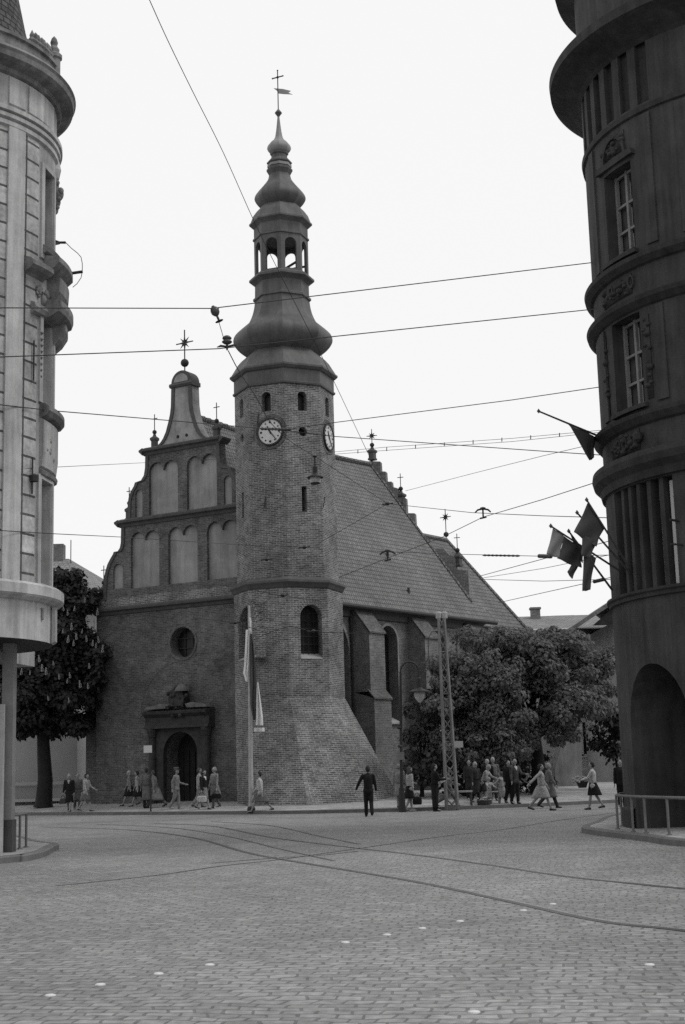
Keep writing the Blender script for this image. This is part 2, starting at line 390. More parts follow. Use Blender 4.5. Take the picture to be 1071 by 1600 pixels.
# ---- west facade: lower wall with portal and round window
wl = MB(); bk_r = MB(); bk_d = MB()
rw = Op(2.27, 3.67, 6.93, 8.35, 'circle', 0.55)
pd = Op(1.98, 3.95, 0.0, 3.6, 'round', 0.9)
wall(wl, UC - HW, UC + HW, 0, 9.3, [rw, pd], ff, [bk_r, bk_d])
chb(wl, 'facade_wall', M_BRICK_F)
fr = MB(); c0 = Vector(ff(2.97, 7.64, -0.02))
MF = Matrix((( -UL.x, 0, -NIN.x), (-UL.y, 0, -NIN.y), (0, 1, 0))).to_4x4()   # local x right, y up, z outward
fr.lathe([(0.72, -0.05), (0.72, 0.012), (0.84, 0.012), (0.84, -0.05)], c0, 32, M=MF)
win = chb(bk_r, 'round_window', M_GLASS); chb(fr, 'frame', M_BRICK_F, win)
b = MB()
for t in (-0.23, 0.23):
    b.box(Vector(ff(2.97 + t, 7.64, 0.52)), (0.05, 0.05, 1.35), A59); b.box(Vector(ff(2.97, 7.64 + t, 0.5)), (1.35, 0.04, 0.05), math.atan2(-UL.y, -UL.x))
chb(b, 'tracery_bar', M_IRON, win)
# blind arch relief over the portal
b = MB()
for rr, w in ((2.5, 0.05),):
    for k in range(24):
        a0, a1 = PI * k / 24, PI * (k + 1) / 24
        q = [ff(UC + r * math.cos(a), 4.3 + r * math.sin(a), -0.012) for r, a in ((rr, a0), (rr, a1), (rr + w, a1), (rr + w, a0))]
        q2 = [ff(UC + r * math.cos(a), 4.3 + r * math.sin(a), 0.0) for r, a in ((rr, a0), (rr, a1), (rr + w, a1), (rr + w, a0))]
        b.face(q); b.face([q[0], q[1], q2[1], q2[0]]); b.face([q[2], q[3], q2[3], q2[2]])
chb(b, 'blind_arch', M_BRICK_F)
# portal
po = empty('portal', (0, 0, 0), None, None); po.parent = church; po.location = Vector(ff(UC, 0, 0)) - church.location
def pob(mb, name, m): return mb.build(name, m, po)
pob(bk_d, 'door', M_WOOD_D)
b = MB()
for i in range(5): b.box(Vector(ff(2.3 + i * 0.33, 1.4, 0.86)), (0.04, 0.05, 2.6), math.atan2(UL.y, UL.x))
pob(b, 'door_panel', M_WOOD_D)
ang = math.atan2(UL.y, UL.x)
b = MB()
wall(b, 1.5, 4.5, 0, 3.75, [Op(2.0, 3.93, 0, 3.55, 'round', 0.25)], lambda u, z, d: ff(u, z, d - 0.25), None, thick=0.25)
pob(b, 'door_surround', M_STONE_D)
for u in (1.45, 4.52):
    b = MB(); prof = [(0.26, 0.3), (0.26, 0.75), (0.2, 0.8), (0.19, 1.2), (0.17, 3.3), (0.2, 3.35), (0.25, 3.6), (0.25, 3.72)]
    b.lathe(prof, ff(u, 0, -0.3), 14); b.box(Vector(ff(u, 0.4, -0.28)), (0.55, 0.5, 0.8), ang); pob(b, 'column', M_STONE_D)
b = MB()
moulding(b, ff, 1.18, 4.82, [(0, 3.72), (0.55, 3.72), (0.55, 3.84), (0.46, 3.86), (0.44, 4.22), (0.52, 4.26), (0.68, 4.36), (0.72, 4.48), (0, 4.6)])
pob(b, 'entablature', M_STONE_D)
b = MB()
b.prism([(1.2, 4.6), (2.35, 4.62), (2.45, 4.78), (2.1, 4.85), (1.3, 4.72)], ff, -0.55, -0.1); b.prism([(4.8, 4.6), (3.5, 4.62), (3.4, 4.78), (3.75, 4.85), (4.7, 4.72)], ff, -0.55, -0.1)
pob(b, 'broken_pediment', M_STONE_M)
b = MB()
b.prism([(2.55, 4.7), (3.3, 4.7), (3.38, 5.05), (3.25, 5.4), (2.92, 5.62), (2.6, 5.4), (2.46, 5.05)], ff, -0.6, -0.15)
r_ = random.Random(3)
for i in range(26): ell(b, ff(2.92 + r_.uniform(-.6, .6), 4.2 + r_.uniform(0, 1.1), -0.5 - r_.uniform(0, .15)), [r_.uniform(.04, .1)] * 3, 8)
pob(b, 'cartouche', M_STONE_D)
b = MB(); b.lathe([(0.0, 0.36), (0.2, 0.3), (0.34, 0.1), (0.36, 0)], ff(2.66, 5.36, -0.45), 14); pob(b, 'shell_crown', M_STONE_M)
# cornices, gable tiers
PR_C = [(0, -0.22), (0.06, -0.2), (0.12, -0.08), (0.26, -0.02), (0.28, 0.08), (0, 0.2)]
def corn(z, h, ext=0.05):
    b = MB(); moulding(b, ff, UC - h - ext, UC + h + ext, [(o, z + q) for o, q in PR_C])
    for s in (-1, 1):
        u = UC + s * (h + ext); b.prism([(u, z - 0.2), (u, z + 0.16), (u + s * 0.22, z + 0.06), (u + s * 0.2, z - 0.02)], ff, -0.2, 0.5)
    chb(b, 'cornice', M_CORN)
corn(9.45, HW - 0.03, -0.02); corn(13.65, 3.74); corn(17.0, 2.22)
b = MB(); wall(b, UC - HW, UC + HW, 9.3, 10.05, [], ff, thick=0.5); chb(b, 'parapet_wall', M_BRICK_T)
T1 = [(4.76, 10.0), (4.74, 10.4), (4.70, 11.1), (4.62, 11.4), (4.49, 11.73), (4.3, 12.0), (4.14, 12.2), (4.1, 12.3), (3.85, 12.31), (3.72, 12.46), (3.66, 12.7), (3.64, 13.45)]
T2 = [(3.26, 13.7), (3.23, 14.58), (3.18, 14.85), (3.08, 15.1), (2.85, 15.4), (2.79, 15.56), (2.42, 15.62), (2.24, 15.84), (2.17, 16.2), (2.15, 16.9)]
T3 = [(2.05, 17.08), (1.52, 17.14), (1.25, 17.3), (1.07, 17.5), (0.9, 17.8), (0.76, 18.22), (0.65, 18.6), (0.59, 19.0), (0.56, 19.93)]
def tier(T, zb, ops, name, m, thick=0.5, back=None):
    f = steps(T); hw = max(h for h, z in T)
    b = MB(); bk = MB() if back is None else back
    wall(b, UC - hw, UC + hw, zb, lambda u: f(u - UC), ops, ff, bk, breaks=[UC + s * h for h, z in T for s in (-1, 1)], thick=thick)
    chb(b, name, m); return bk
lo = [Op(UC + d - 0.86, UC + d + 0.86, 10.42, 13.12, 'twin', 0.16) for d in (-2.26, 0.0, 2.26)]
lo += [Op(UC + s * 3.9 - 0.3, UC + s * 3.9 + 0.3, 10.5, 11.7, 'round', 0.1) for s in (-1, 1)]
hi = [Op(UC + d - 0.87, UC + d + 0.87, 13.78, 16.4, 'twin', 0.16) for d in (-1.13, 1.13)]
hi += [Op(UC + s * 2.62 - 0.22, UC + s * 2.62 + 0.22, 13.85, 15.2, 'round', 0.1) for s in (-1, 1)]
for ops, T, zb in ((lo, T1, 10.05), (hi, T2, 13.5)):
    backs = [MB() for _ in ops]; tier(T, zb, ops, 'gable_tier', M_BRICK_F, back=backs)
    for q in backs: chb(q, 'blind_niche', M_PLASTER)
holes = [Op(UC + s * 0.26 - 0.09, UC + s * 0.26 + 0.09, 17.38, 17.56, 'circle', 0.3) for s in (-1, 1)]
hbs = [MB(), MB()]; tier(T3, 16.9, holes, 'bell_gable', M_PLASTER_L, thick=0.62, back=hbs)
for hb in hbs: chb(hb, 'vent_hole', M_GLASS)
# raised rim along the volutes
for T, w in ((T1, 0.16), (T2, 0.14), (T3, 0.15)):
    for s in (-1, 1):
        b = MB()
        for (h0, z0), (h1, z1) in zip(T, T[1:]):
            e0, e1 = max(0.3, h0 - w), max(0.3, h1 - w)
            q = [(UC + s * (h0 + 0.03), z0), (UC + s * (h1 + 0.03), z1), (UC + s * e1, z1 - 0.02), (UC + s * e0, z0 - 0.02)]
            b.prism(q, ff, -0.06, 0.02)
        chb(b, 'volute_rim', M_CORN)
b = MB()
moulding(b, ff, UC - 0.66, UC + 0.66, [(-0.62, 19.9), (0.1, 19.9), (0.16, 20.0), (0.1, 20.1), (-0.62, 20.1)])
arc = [(UC + 0.6 * math.cos(PI * k / 14), 20.1 + 0.6 * math.sin(PI * k / 14)) for k in range(15)]
b.prism(arc, ff, -0.04, 0.62)
b2 = MB(); b2.prism([(UC + 0.42 * math.cos(PI * k / 14), 20.14 + 0.4 * math.sin(PI * k / 14)) for k in range(15)], ff, -0.07, -0.03)
cap = chb(b, 'gable_cap', M_CORN); chb(b2, 'lunette', M_PLASTER_L, cap)

def finial(base, ped, ball, h, arm, star=False, stem=0.022, right=None, m=M_IRON):
    """little pedestal + ball + rod + cross"""
    base = Vector(base); right = right or -UL
    b = MB()
    if ped:
        b.lathe([(ped * 1.25, 0), (ped * 1.25, 0.1), (ped, 0.12), (ped, 0.4), (ped * 1.35, 0.46), (ped * 1.35, 0.56), (ped * 0.5, 0.66), (ped * 0.4, 0.75)], base, 4, a0=R_(14.5), a1=R_(374.5))
        z0 = base.z + 0.75
    else: z0 = base.z
    f = b.build('finial', M_CORN, church) if ped else None
    c = MB()
    if ball:
        c.lathe([(0.001, -ball)] + [(ball * math.cos(t), ball * math.sin(t)) for t in [R_(a) for a in range(-75, 90, 15)]] + [(0.001, ball)], (base.x, base.y, z0 + ball * (1 if ped else 2.2)), 12)
    c.tube([(base.x, base.y, z0), (base.x, base.y, z0 + h)], stem, 6)
    zc = z0 + h - arm * 1.3; ctr = Vector((base.x, base.y, zc))
    c.tube([ctr - right * arm, ctr + right * arm], stem, 6)
    if star:
        for k in range(8):
            a = PI / 4 * k; L = arm * (1.0 if k % 2 == 0 else 0.72)
            p = ctr + (right * math.cos(a) + Vector((0, 0, 1)) * math.sin(a)) * L
            c.tube([ctr, ctr + (p - ctr) * 0.35, p], [0.02, 0.045, 0.008], 5)
        n = 12
        ringp = [ctr + (right * math.cos(2 * PI * k / n) + Vector((0, 0, 1)) * math.sin(2 * PI * k / n)) * arm * 0.3 for k in range(n + 1)]
        c.tube(ringp, 0.018, 5)
    c.build('cross', m, f or church)
finial(ff(UC - 0.0, 20.7, 0.25), 0, 0.2, 2.1, 0.5, True, 0.03)
for s in (-1, 1):
    finial(ff(UC + s * 5.0, 10.05, 0.25), 0.17, 0.11, 0.95, 0.17)
    finial(ff(UC + s * 3.42, 13.8, 0.25), 0.17, 0.11, 0.9, 0.15)
    finial(ff(UC + s * 1.85, 17.12, 0.25), 0.17, 0.11, 1.0, 0.17)
# west corner buttress and low annex beside the north-west corner
b = MB(); P = [ff(UC + HW, 0, 0.6), ff(UC + HW + 1.15, 0, 0.6), ff(UC + HW + 1.15, 0, 2.0), ff(UC + HW, 0, 2.0)]
b.hexa(P + [(P[0][0], P[0][1], 8.2), (P[1][0], P[1][1], 6.4), (P[2][0], P[2][1], 6.4), (P[3][0], P[3][1], 8.2)])
chb(b, 'buttress', M_BRICK_F)

# ---- nave
def nf(s, z, d):
    p = K + VV * s - NV * d; return (p.x, p.y, z)
def ns(x, y, off=0.0):
    p = on_plane(x, y, K + NV * off, NV); return (p - K).dot(VV), p.z
SE = 17.0                     # wall length of the nave
ZE = 9.5; ZR = 18.5
B1 = ns(548, 945)[0]; B2 = ns(636, 968)[0]; B3 = ns(725, 985)[0]
w1 = ns(595, 1040)[0]; w2 = ns(622, 1040)[0]
wins = [Op(B1 - 2.15, B1 - 0.25, 3.3, 8.7, 'pointed', 0.5), Op(w1, w2, 3.85, 8.55, 'round', 0.55), Op(B2 + 2.0, B2 + 3.45, 3.85, 8.55, 'round', 0.55)]
b = MB(); bks = [MB() for _ in wins]
wall(b, 0, SE, 0, ZE, wins, nf, bks); chb(b, 'nave_wall', M_BRICK_N)
for o, q in zip(wins, bks):
    wn = chb(q, 'window', M_GLASS)
    fr = MB()
    for k in range(9):
        z = o.z0 + 0.5 + k * 0.5
        fr.box(Vector(nf((o.u0 + o.u1) / 2, z, 0.52)), (o.u1 - o.u0, 0.03, 0.03), PI / 2 - A37)
    for t in (0.33, 0.66): fr.box(Vector(nf(o.u0 + (o.u1 - o.u0) * t, (o.z0 + o.z1 - 0.6) / 2, 0.52)), (0.03, 0.03, o.z1 - o.z0 - 0.6), PI / 2 - A37)
    fr.build('leading', M_IRON, wn)
    sl = MB(); sl.hexa([nf(o.u0 - 0.05, o.z0 - 0.1, -0.12), nf(o.u1 + 0.05, o.z0 - 0.1, -0.12), nf(o.u1 + 0.05, o.z0 - 0.1, 0.5), nf(o.u0 - 0.05, o.z0 - 0.1, 0.5),
                        nf(o.u0 - 0.05, o.z0 - 0.02, -0.12), nf(o.u1 + 0.05, o.z0 - 0.02, -0.12), nf(o.u1 + 0.05, o.z0 + 0.3, 0.5), nf(o.u0 - 0.05, o.z0 + 0.3, 0.5)])
    sl.build('sill', M_STONE_L, wn)
    # pale arch edge
    sm = [u for u in o.samples()]
    ar = MB()
    c = (o.u0 + o.u1) / 2; r0 = (o.u1 - o.u0) / 2
    for a, b2 in zip(sm, sm[1:]):
        def ex(u): return c + (u - c) * (r0 + 0.13) / r0
        zs = o.z1 - (r0 if o.shape == 'round' else 1.732 * r0)
        def hz(u): return zs + (o.hi(u) - zs) * (r0 + 0.13) / r0
        q = [(a, o.hi(a)), (b2, o.hi(b2)), (ex(b2), hz(b2)), (ex(a), hz(a))]
        ar.prism(q, nf, -0.03, 0.02)
    for u, e in ((o.u0, -1), (o.u1, 1)):
        if o.shape == 'round': ar.prism([(u, o.z0), (u, zs), (u + e * 0.1, zs), (u + e * 0.1, o.z0)], nf, -0.03, 0.02)
    ar.build('arch_surround', M_STONE_L if False else M_PLASTER_L, wn)
# blind lancets high between the buttresses
for c in (B2 + 2.0, B2 + 3.9):
    b = MB()
    for k in range(16):
        a0, a1 = PI * k / 16, PI * (k + 1) / 16
        if c: b.prism([(c + 0.5 * math.cos(a0), 8.95 + 0.4 * math.sin(a0)), (c + 0.5 * math.cos(a1), 8.95 + 0.4 * math.sin(a1)), (c + 0.42 * math.cos(a1), 8.95 + 0.33 * math.sin(a1)), (c + 0.42 * math.cos(a0), 8.95 + 0.33 * math.sin(a0))], nf, -0.04, 0.01)
    chb(b, 'blind_tracery', M_CORN)
def buttress(s0, w=1.22, p=1.05, zt=9.35, zs=7.95, zl=5.2, p2=1.28):
    b = MB()
    def hx(a0, a1, o0, o1, z0, z1f, z1b):
        P = [nf(a0, z0, -o1), nf(a1, z0, -o1), nf(a1, z0, -o0), nf(a0, z0, -o0)]
        b.hexa(P + [nf(a0, z1f, -o1), nf(a1, z1f, -o1), nf(a1, z1b, -o0), nf(a0, z1b, -o0)])
    hx(s0, s0 + w, 0.0, p, zl, zs, zt)
    hx(s0 - 0.06, s0 + w + 0.06, 0.0, p2, 0, zl - 0.35, zl + 0.02)
    o = chb(b, 'buttress', M_BRICK_N)
    for (a0, a1, o0, o1, zf, zb) in ((s0 - 0.05, s0 + w + 0.05, 0.0, p + 0.08, zs, zt), (s0 - 0.12, s0 + w + 0.12, p - 0.1, p2 + 0.06, zl - 0.37, zl + 0.05)):
        q = MB(); P = [nf(a0, zf + 0.0, -o1), nf(a1, zf, -o1), nf(a1, zb, -o0), nf(a0, zb, -o0)]
        q.hexa(P + [(x, y, z + 0.07) for x, y, z in P])
        q.build('weathering', M_BRICK_F, o)
for s0 in (B1, B2, B3): buttress(s0)
# downpipes
b = MB(); b.tube([nf(B1 - 0.15, 9.3, -0.35), nf(B1 - 0.15, 8.9, -0.12), nf(B1 - 0.15, 0.3, -0.12)], 0.06, 8); chb(b, 'downpipe', M_IRON)
b = MB(); b.tube([nf(B3 - 0.2, 9.3, -0.35), nf(B3 - 0.2, 8.9, -0.12), nf(B3 - 0.2, 0.3, -0.12)], 0.06, 8); chb(b, 'downpipe', M_IRON)
# roof
SR = 15.04
r0 = Vector((G.x, G.y, 18.62)) + NIN * 0.35; r1 = Vector((G.x, G.y, 18.4)) + VV * SR; rm = (r0 + r1) / 2 - Vector((0, 0, 0.12))
e0 = K + NV * 0.5 + VV * 0.45 + Vector((0, 0, ZE - 0.15)); e1 = K + NV * 0.5 + VV * (SE - 0.42) + Vector((0, 0, ZE - 0.15)); e2 = e1 + VV * 1.15
GW = K + VV * (SE - 0.5)      # foot of the stepped gable
def mirror(p):                # across the ridge line
    q = p - G; a = q.dot(VV); n = q.dot(NV); return G + VV * a - NV * n + Vector((0, 0, q.z))
b = MB()
def roofq(P, flip=False):
    ax = VV; o = P[0]
    sd = (P[3] - P[0]); sd = (sd - ax * sd.dot(ax)).normalized()
    b.face(P, [((p - o).dot(ax), (p - o).dot(sd)) for p in P])
NSEG = 8
for side in (0, 1):
    for i in range(NSEG):
        t0, t1 = i / NSEG, (i + 1) / NSEG
        def rp(t): p = r0.lerp(r1, t); p.z -= 0.22 * 4 * t * (1 - t); return p
        def ep(t): return e0.lerp(e1, t)
        P = [ep(t0), ep(t1), rp(t1), rp(t0)]
        if side: P = [mirror(p) for p in P]
        o = e0 if not side else mirror(e0)
        sd = (r0 - e0) if not side else mirror(r0) - mirror(e0); sd = (sd - VV * sd.dot(VV)).normalized()
        b.face(P, [((p - o).dot(VV), (p - o).dot(sd)) for p in P])
        th = Vector((0, 0, -0.22)); b.face([P[0], P[1], P[1] + th, P[0] + th])
        b.face([p + th for p in P])
up_ = (r1 - e1).normalized() * 1.15
for P in ([e1, e2, e2 + up_ * 0.55, e1 + up_],):
    for Q in (P, [mirror(q) for q in P]):
        o = e0 if Q is P else mirror(e0); sd = (r0 - e0) if Q is P else mirror(r0) - mirror(e0); sd = (sd - VV * sd.dot(VV)).normalized()
        b.face(Q, [((q - o).dot(VV), (q - o).dot(sd)) for q in Q]); th = Vector((0, 0, -0.2)); b.face([Q[0], Q[1], Q[1] + th, Q[0] + th])
chb(b, 'nave_roof', M_TILE)
b = MB(); b.tube([e1 + up_ + Vector((0, 0, 0.05)), r1 + Vector((0, 0, 0.05))], 0.09, 6); chb(b, 'verge', M_TILE)
b = MB()
for i in range(36):
    t = (i + 0.5) / 36; p = r0.lerp(r1, t); p.z += -0.22 * 4 * t * (1 - t) + 0.04
    b.tube([p - VV * 0.2, p + VV * 0.19, p + VV * 0.2 + Vector((0, 0, 0.05))], [0.13, 0.16, 0.17], 8)
chb(b, 'ridge_tiles', M_TILE)
b = MB(); b.tube([e0 + NV * 0.05 - Vector((0, 0, 0.12)), e2 + NV * 0.05 - Vector((0, 0, 0.12))], 0.1, 8); chb(b, 'gutter', M_IRON)
b = MB(); moulding(b, nf, 3.0, SE, [(0, ZE - 0.75), (0.1, ZE - 0.7), (0.12, ZE - 0.45), (0.4, ZE - 0.3), (0.4, ZE - 0.2), (0, ZE - 0.2)]); chb(b, 'eaves_cornice', M_CORN)
# snow hooks on the roof slope
slope = (r0 - e0); slope = (slope - VV * slope.dot(VV))
for px, py in ((606, 867), (639, 925)):
    b = MB(); d = ray(px, py); n = VV.cross(slope).normalized(); t = (e0 - Vector((0, 0, H))).dot(n) / d.dot(n)
    p = Vector((0, 0, H)) + d * t; b.box(p, (0.12, 0.08, 0.42), PI / 2 - A37); chb(b, 'roof_hatch', M_IRON)
# stepped east gable of the nave
PR = Vector((G.x, G.y, 0)) + VV * SR; PE = GW.copy(); GD = (PR - PE); GWID = GD.length; GD.normalize(); GN = Vector((-GD.y, GD.x, 0))
if GN.dot(VV) < 0: GN = -GN
def gf(w, z, d):
    p = PE + GD * w + GN * d; return (p.x, p.y, z)
def gu(x, y):
    p = on_plane(x, y, PE, GN); return (p - PE).dot(GD), p.z
rise = (18.5 - 9.6) / GWID
ST = [(0.0, 9.9), (0.7, 12.6), (0.72, 13.3), (2.0, 13.3), (2.02, 14.6), (2.1, 14.7), (2.9, 14.75), (2.95, 15.9), (3.6, 16.0), (3.62, 17.2), (4.2, 17.25), (4.22, 18.2), (4.7, 18.25), (4.72, 18.75), (GWID, 18.8)]
cropped = []
for (a, z) in [gu(x, y) for x, y in ((722, 890), (722, 885), (688, 884), (688, 858), (664, 850), (660, 838), (652, 836), (648, 820), (648, 802), (636, 802), (634, 789), (618, 769), (613, 764), (612, 755), (603, 753), (603, 739), (597, 738), (591, 722), (583, 720))]:
    cropped.append((a, z))
ST = []
last = -1
for a, z in sorted([(max(0.02, min(GWID, a)), z) for a, z in cropped]):
    z = max(z, 9.6 + rise * a + 0.15)
    ST.append((a, z))
ST = [(0.0, 9.6), (0.28, 10.3), (0.3, 12.1), (0.95, 12.15), (0.97, 12.9), (1.3, 13.0), (1.6, 13.38), (2.3, 13.42), (2.32, 13.95), (2.7, 14.2), (3.05, 14.6), (3.13, 14.75), (3.15, 15.46), (3.6, 15.5), (3.62, 16.35), (4.05, 16.4), (4.07, 16.95), (4.38, 17.05), (4.4, 17.35), (4.7, 17.37), (4.72, 17.95), (5.0, 17.98), (5.02, 18.55), (GWID, 18.6)]
stp = steps([(a, max(z, 9.6 + rise * a + 0.12)) for a, z in ST])
b = MB(); wall(b, 0.0, 2 * GWID, 8.5, lambda u: stp(u if u <= GWID else 2 * GWID - u), [], gf, breaks=[a for a, z in ST] + [2 * GWID - a for a, z in ST], thick=0.45)
chb(b, 'stepped_gable', M_BRICK_N)
for (px, py, ped, h, arm, star) in ((581, 718, 0.22, 1.05, 0.3, True), (626, 787, 0.24, 1.0, 0.17, False), (715, 884, 0.24, 1.05, 0.17, False)):
    w, z = gu(px, py); finial(gf(w, z, 0.2), ped, 0.13, h, arm, star, right=-GD)
# choir
r2 = Vector((G.x, G.y, 14.95)) + VV * (SR - 0.4); r3 = Vector((G.x, G.y, 14.95)) + VV * 22.5
CH = 3.55; CZ = 9.35
n0 = NV * CH
gx = Vector((G.x, G.y, 0))
ce0 = gx + VV * (SR + 0.2) + n0 + Vector((0, 0, CZ)); ce1 = gx + VV * 25.6 + n0 + Vector((0, 0, CZ))
b = MB()
def rq(P, ax):
    o = P[0]; sd = P[-1] - P[0]; sd = (sd - ax * sd.dot(ax)).normalized()
    b.face(P, [((p - o).dot(ax), (p - o).dot(sd)) for p in P])
rq([ce0, ce1, r3, r2], VV); rq([mirror(ce0), mirror(ce1), r3, r2], VV)
q = [ce1, mirror(ce1), r3]; b.face(q, [((p - ce1).dot(-NV), (p - ce1).dot(VV) * 2) for p in q])
chb(b, 'choir_roof', M_TILE)
b = MB(); b.tube([r3, ce1], 0.13, 6); b.tube([r2, r3], 0.15, 6); b.tube([r3, mirror(ce1)], 0.13, 6); chb(b, 'hip_tiles', M_TILE)
b = MB(); ci = 0.35
cw = [ce0 - NV * ci, ce1 - NV * ci - VV * ci, mirror(ce1) + NV * ci - VV * ci, mirror(ce0) + NV * ci]
for p, q in zip(cw, cw[1:]):
    b.face([(p.x, p.y, 0), (q.x, q.y, 0), (q.x, q.y, CZ - 0.02), (p.x, p.y, CZ - 0.02)])
b.face([(p.x, p.y, CZ - 0.03) for p in [ce0, ce1, mirror(ce1), mirror(ce0)]])
chb(b, 'choir_wall', M_BRICK_N)
b = MB(); b.tube([ce0, ce1], 0.09, 8); chb(b, 'gutter', M_IRON)
finial(r3, 0, 0.16, 1.9, 0.38, True, 0.025, right=NV)
# north wall and back of the nave (seen only from aside)
b = MB(); kn = mirror(K); qn = mirror(K + VV * SE)
b.face([(kn.x, kn.y, 0), (qn.x, qn.y, 0), (qn.x, qn.y, ZE), (kn.x, kn.y, ZE)]); p = PE; q = PE + GD * (2 * GWID)
b.face([(p.x, p.y, 0), (q.x, q.y, 0), (q.x, q.y, 9), (p.x, p.y, 9)]); chb(b, 'north_wall', M_BRICK_N)

# ---- tower (regular octagon, one edge towards the street)
TX, TY = -2.55, 63.0
PH = math.atan2(-TY, -TX)
def tv(k, R, z=0.0):
    a = PH + k * PI / 4; return Vector((TX + R * math.cos(a), TY + R * math.sin(a), z))
def tface(k, R):
    a = tv(k, R); b_ = tv(k + 1, R); t = (b_ - a); L = t.length; t.normalize(); nin = Vector((TX, TY, 0)) - (a + b_) / 2; nin.normalize()
    return (lambda u, z, d: tuple((a + t * u + nin * d)[:2]) + (z,)), L, a, t, nin
tower = church
def tb(mb, name, m, parent=None, smooth=False): return mb.build(name, m, parent or tower, smooth=smooth)
def tzu(px, py, k, R):
    fn, L, a, t, nin = tface(k, R); p = on_plane(px, py, a, nin); return (p - a).dot(t), p.z
RL, RU = 2.44, 2.28
w = MB()
wl_, w_ = [], []
# lower body with battered foot
FL = {0: (0.75, -1.95), 1: (1.95, -1.75), 2: (2.45, -0.1), 7: (-0.15, -0.95), 6: (0.05, -0.2), 3: (1.0, 0.4)}
ZF = 4.75
low_ops = {}
for k in range(8):
    fn, L, a, t, nin = tface(k, RL); ops = []
    if k == 0:
        u0, za = tzu(469, 945, 0, RL); u1, zb_ = tzu(505, 1030, 0, RL); ops = [Op(u0, u1, tzu(487, 1030, 0, RL)[1], tzu(487, 945, 0, RL)[1], 'round', 0.45)]
    if k == 6:
        u0, za = tzu(373, 990, 6, RL); u1, zb_ = tzu(400, 990, 6, RL); ops = [Op(min(u0, u1), max(u0, u1), tzu(387, 1030, 6, RL)[1], tzu(387, 947, 6, RL)[1], 'round', 0.45)]
    bks = [MB() for _ in ops]
    wall(w, 0, L, ZF, 9.7, ops, fn, bks, uo=k * 1.87)
    for o, q in zip(ops, bks): low_ops[k] = (o, q, fn)
    # battered part
    f0, f1 = FL.get(k, (0, 0)), FL.get((k + 1) % 8, (0, 0)); A, B = tv(k, RL), tv(k + 1, RL)
    n = 6
    for i in range(n):
        s0, s1 = 1 - i / n, 1 - (i + 1) / n
        z0, z1 = ZF * i / n, ZF * (i + 1) / n
        if i == 0: z0 = -0.1
        P = [(A.x + f0[0] * s0, A.y + f0[1] * s0, z0), (B.x + f1[0] * s0, B.y + f1[1] * s0, z0), (B.x + f1[0] * s1, B.y + f1[1] * s1, z1), (A.x + f0[0] * s1, A.y + f0[1] * s1, z1)]
        ln = (Vector(P[1]) - Vector(P[0])).length / 2; ln1 = (Vector(P[2]) - Vector(P[3])).length / 2; mid = k * 1.87 + L / 2
        w.face(P, [(mid - ln, z0), (mid + ln, z0), (mid + ln1, z1), (mid - ln1, z1)])
tb(w, 'tower_base', M_BRICK_T)
for k, (o, q, fn) in low_ops.items():
    wn = tb(q, 'window', M_GLASS)
    g = MB(); c = (o.u0 + o.u1) / 2
    for i in range(1, 4): g.tube([fn(o.u0 + (o.u1 - o.u0) * i / 4, o.z0, 0.35), fn(o.u0 + (o.u1 - o.u0) * i / 4, o.z1 - 0.15, 0.35)], 0.015, 4)
    for i in range(1, 7): g.tube([fn(o.u0, o.z0 + (o.z1 - o.z0) * i / 7, 0.36), fn(o.u1, o.z0 + (o.z1 - o.z0) * i / 7, 0.36)], 0.018, 4)
    g.build('grille', M_IRON, wn)
    s_ = MB(); s_.hexa([fn(o.u0 + 0.003, o.z0 + 0.005, -0.015), fn(o.u1 - 0.003, o.z0 + 0.005, -0.015), fn(o.u1 - 0.003, o.z0 + 0.005, 0.44), fn(o.u0 + 0.003, o.z0 + 0.005, 0.44),
                fn(o.u0 + 0.003, o.z0 + 0.04, -0.015), fn(o.u1 - 0.003, o.z0 + 0.04, -0.015), fn(o.u1 - 0.003, o.z0 + 0.28, 0.44), fn(o.u0 + 0.003, o.z0 + 0.28, 0.44)]); s_.build('sill', M_STONE_L, wn)
    ar = MB(); r = (o.u1 - o.u0) / 2; zs = o.z1 - r
    for i in range(17):
        a = PI * (i + 0.5) / 17
        q2 = [(c + rr * math.cos(a + da), zs + rr * math.sin(a + da)) for rr, da in ((r + 0.02, -0.07), (r + 0.3, -0.05), (r + 0.3, 0.05), (r + 0.02, 0.07))]
        ar.prism(q2, fn, -0.012, 0.02)
    ar.build('brick_arch', M_BRICK_T, wn)
cb = MB(); cb.lathe([(RL - 0.05, 9.45), (RL + 0.04, 9.5), (RL + 0.1, 9.62), (RL + 0.17, 9.72), (RL + 0.15, 9.82), (RU, 9.98)], (TX, TY, 0), 8, PH, PH + 2 * PI); tb(cb, 'cornice', M_CORN)
# shaft
w = MB(); ZB = 18.72; slot = MB(); vent = MB(); arch_w = []
for k in range(8):
    fn, L, a, t, nin = tface(k, RU); ops = []
    c = L / 2
    if k in (0, 1, 2, 5, 6, 7):
        z0, z1 = (tzu(479, 642, 0, RU)[1], tzu(479, 612, 0, RU)[1])
        ops.append(Op(c - 0.22, c + 0.22, z0, z1, 'round', 0.35))
    if k in (0, 6, 2): zc = tzu(479, 675, 0, RU)[1]; ops.append(Op(c - 0.21, c + 0.21, zc - 0.21, zc + 0.21, 'circle', 0.3))
    if k in (0, 6, 2): ops.append(Op(c - 0.12, c + 0.12, tzu(477, 800, 0, RU)[1], tzu(477, 760, 0, RU)[1], 'rect', 0.4))
    bks = [MB() for _ in ops]; wall(w, 0, L, 9.9, ZB, ops, fn, bks, uo=k * 1.745)
    for o, q in zip(ops, bks): tb(q, 'round_opening' if o.shape == 'circle' else ('slit_window' if o.shape == 'rect' else 'belfry_window'), M_GLASS)
tb(w, 'tower_shaft', M_BRICK_T)
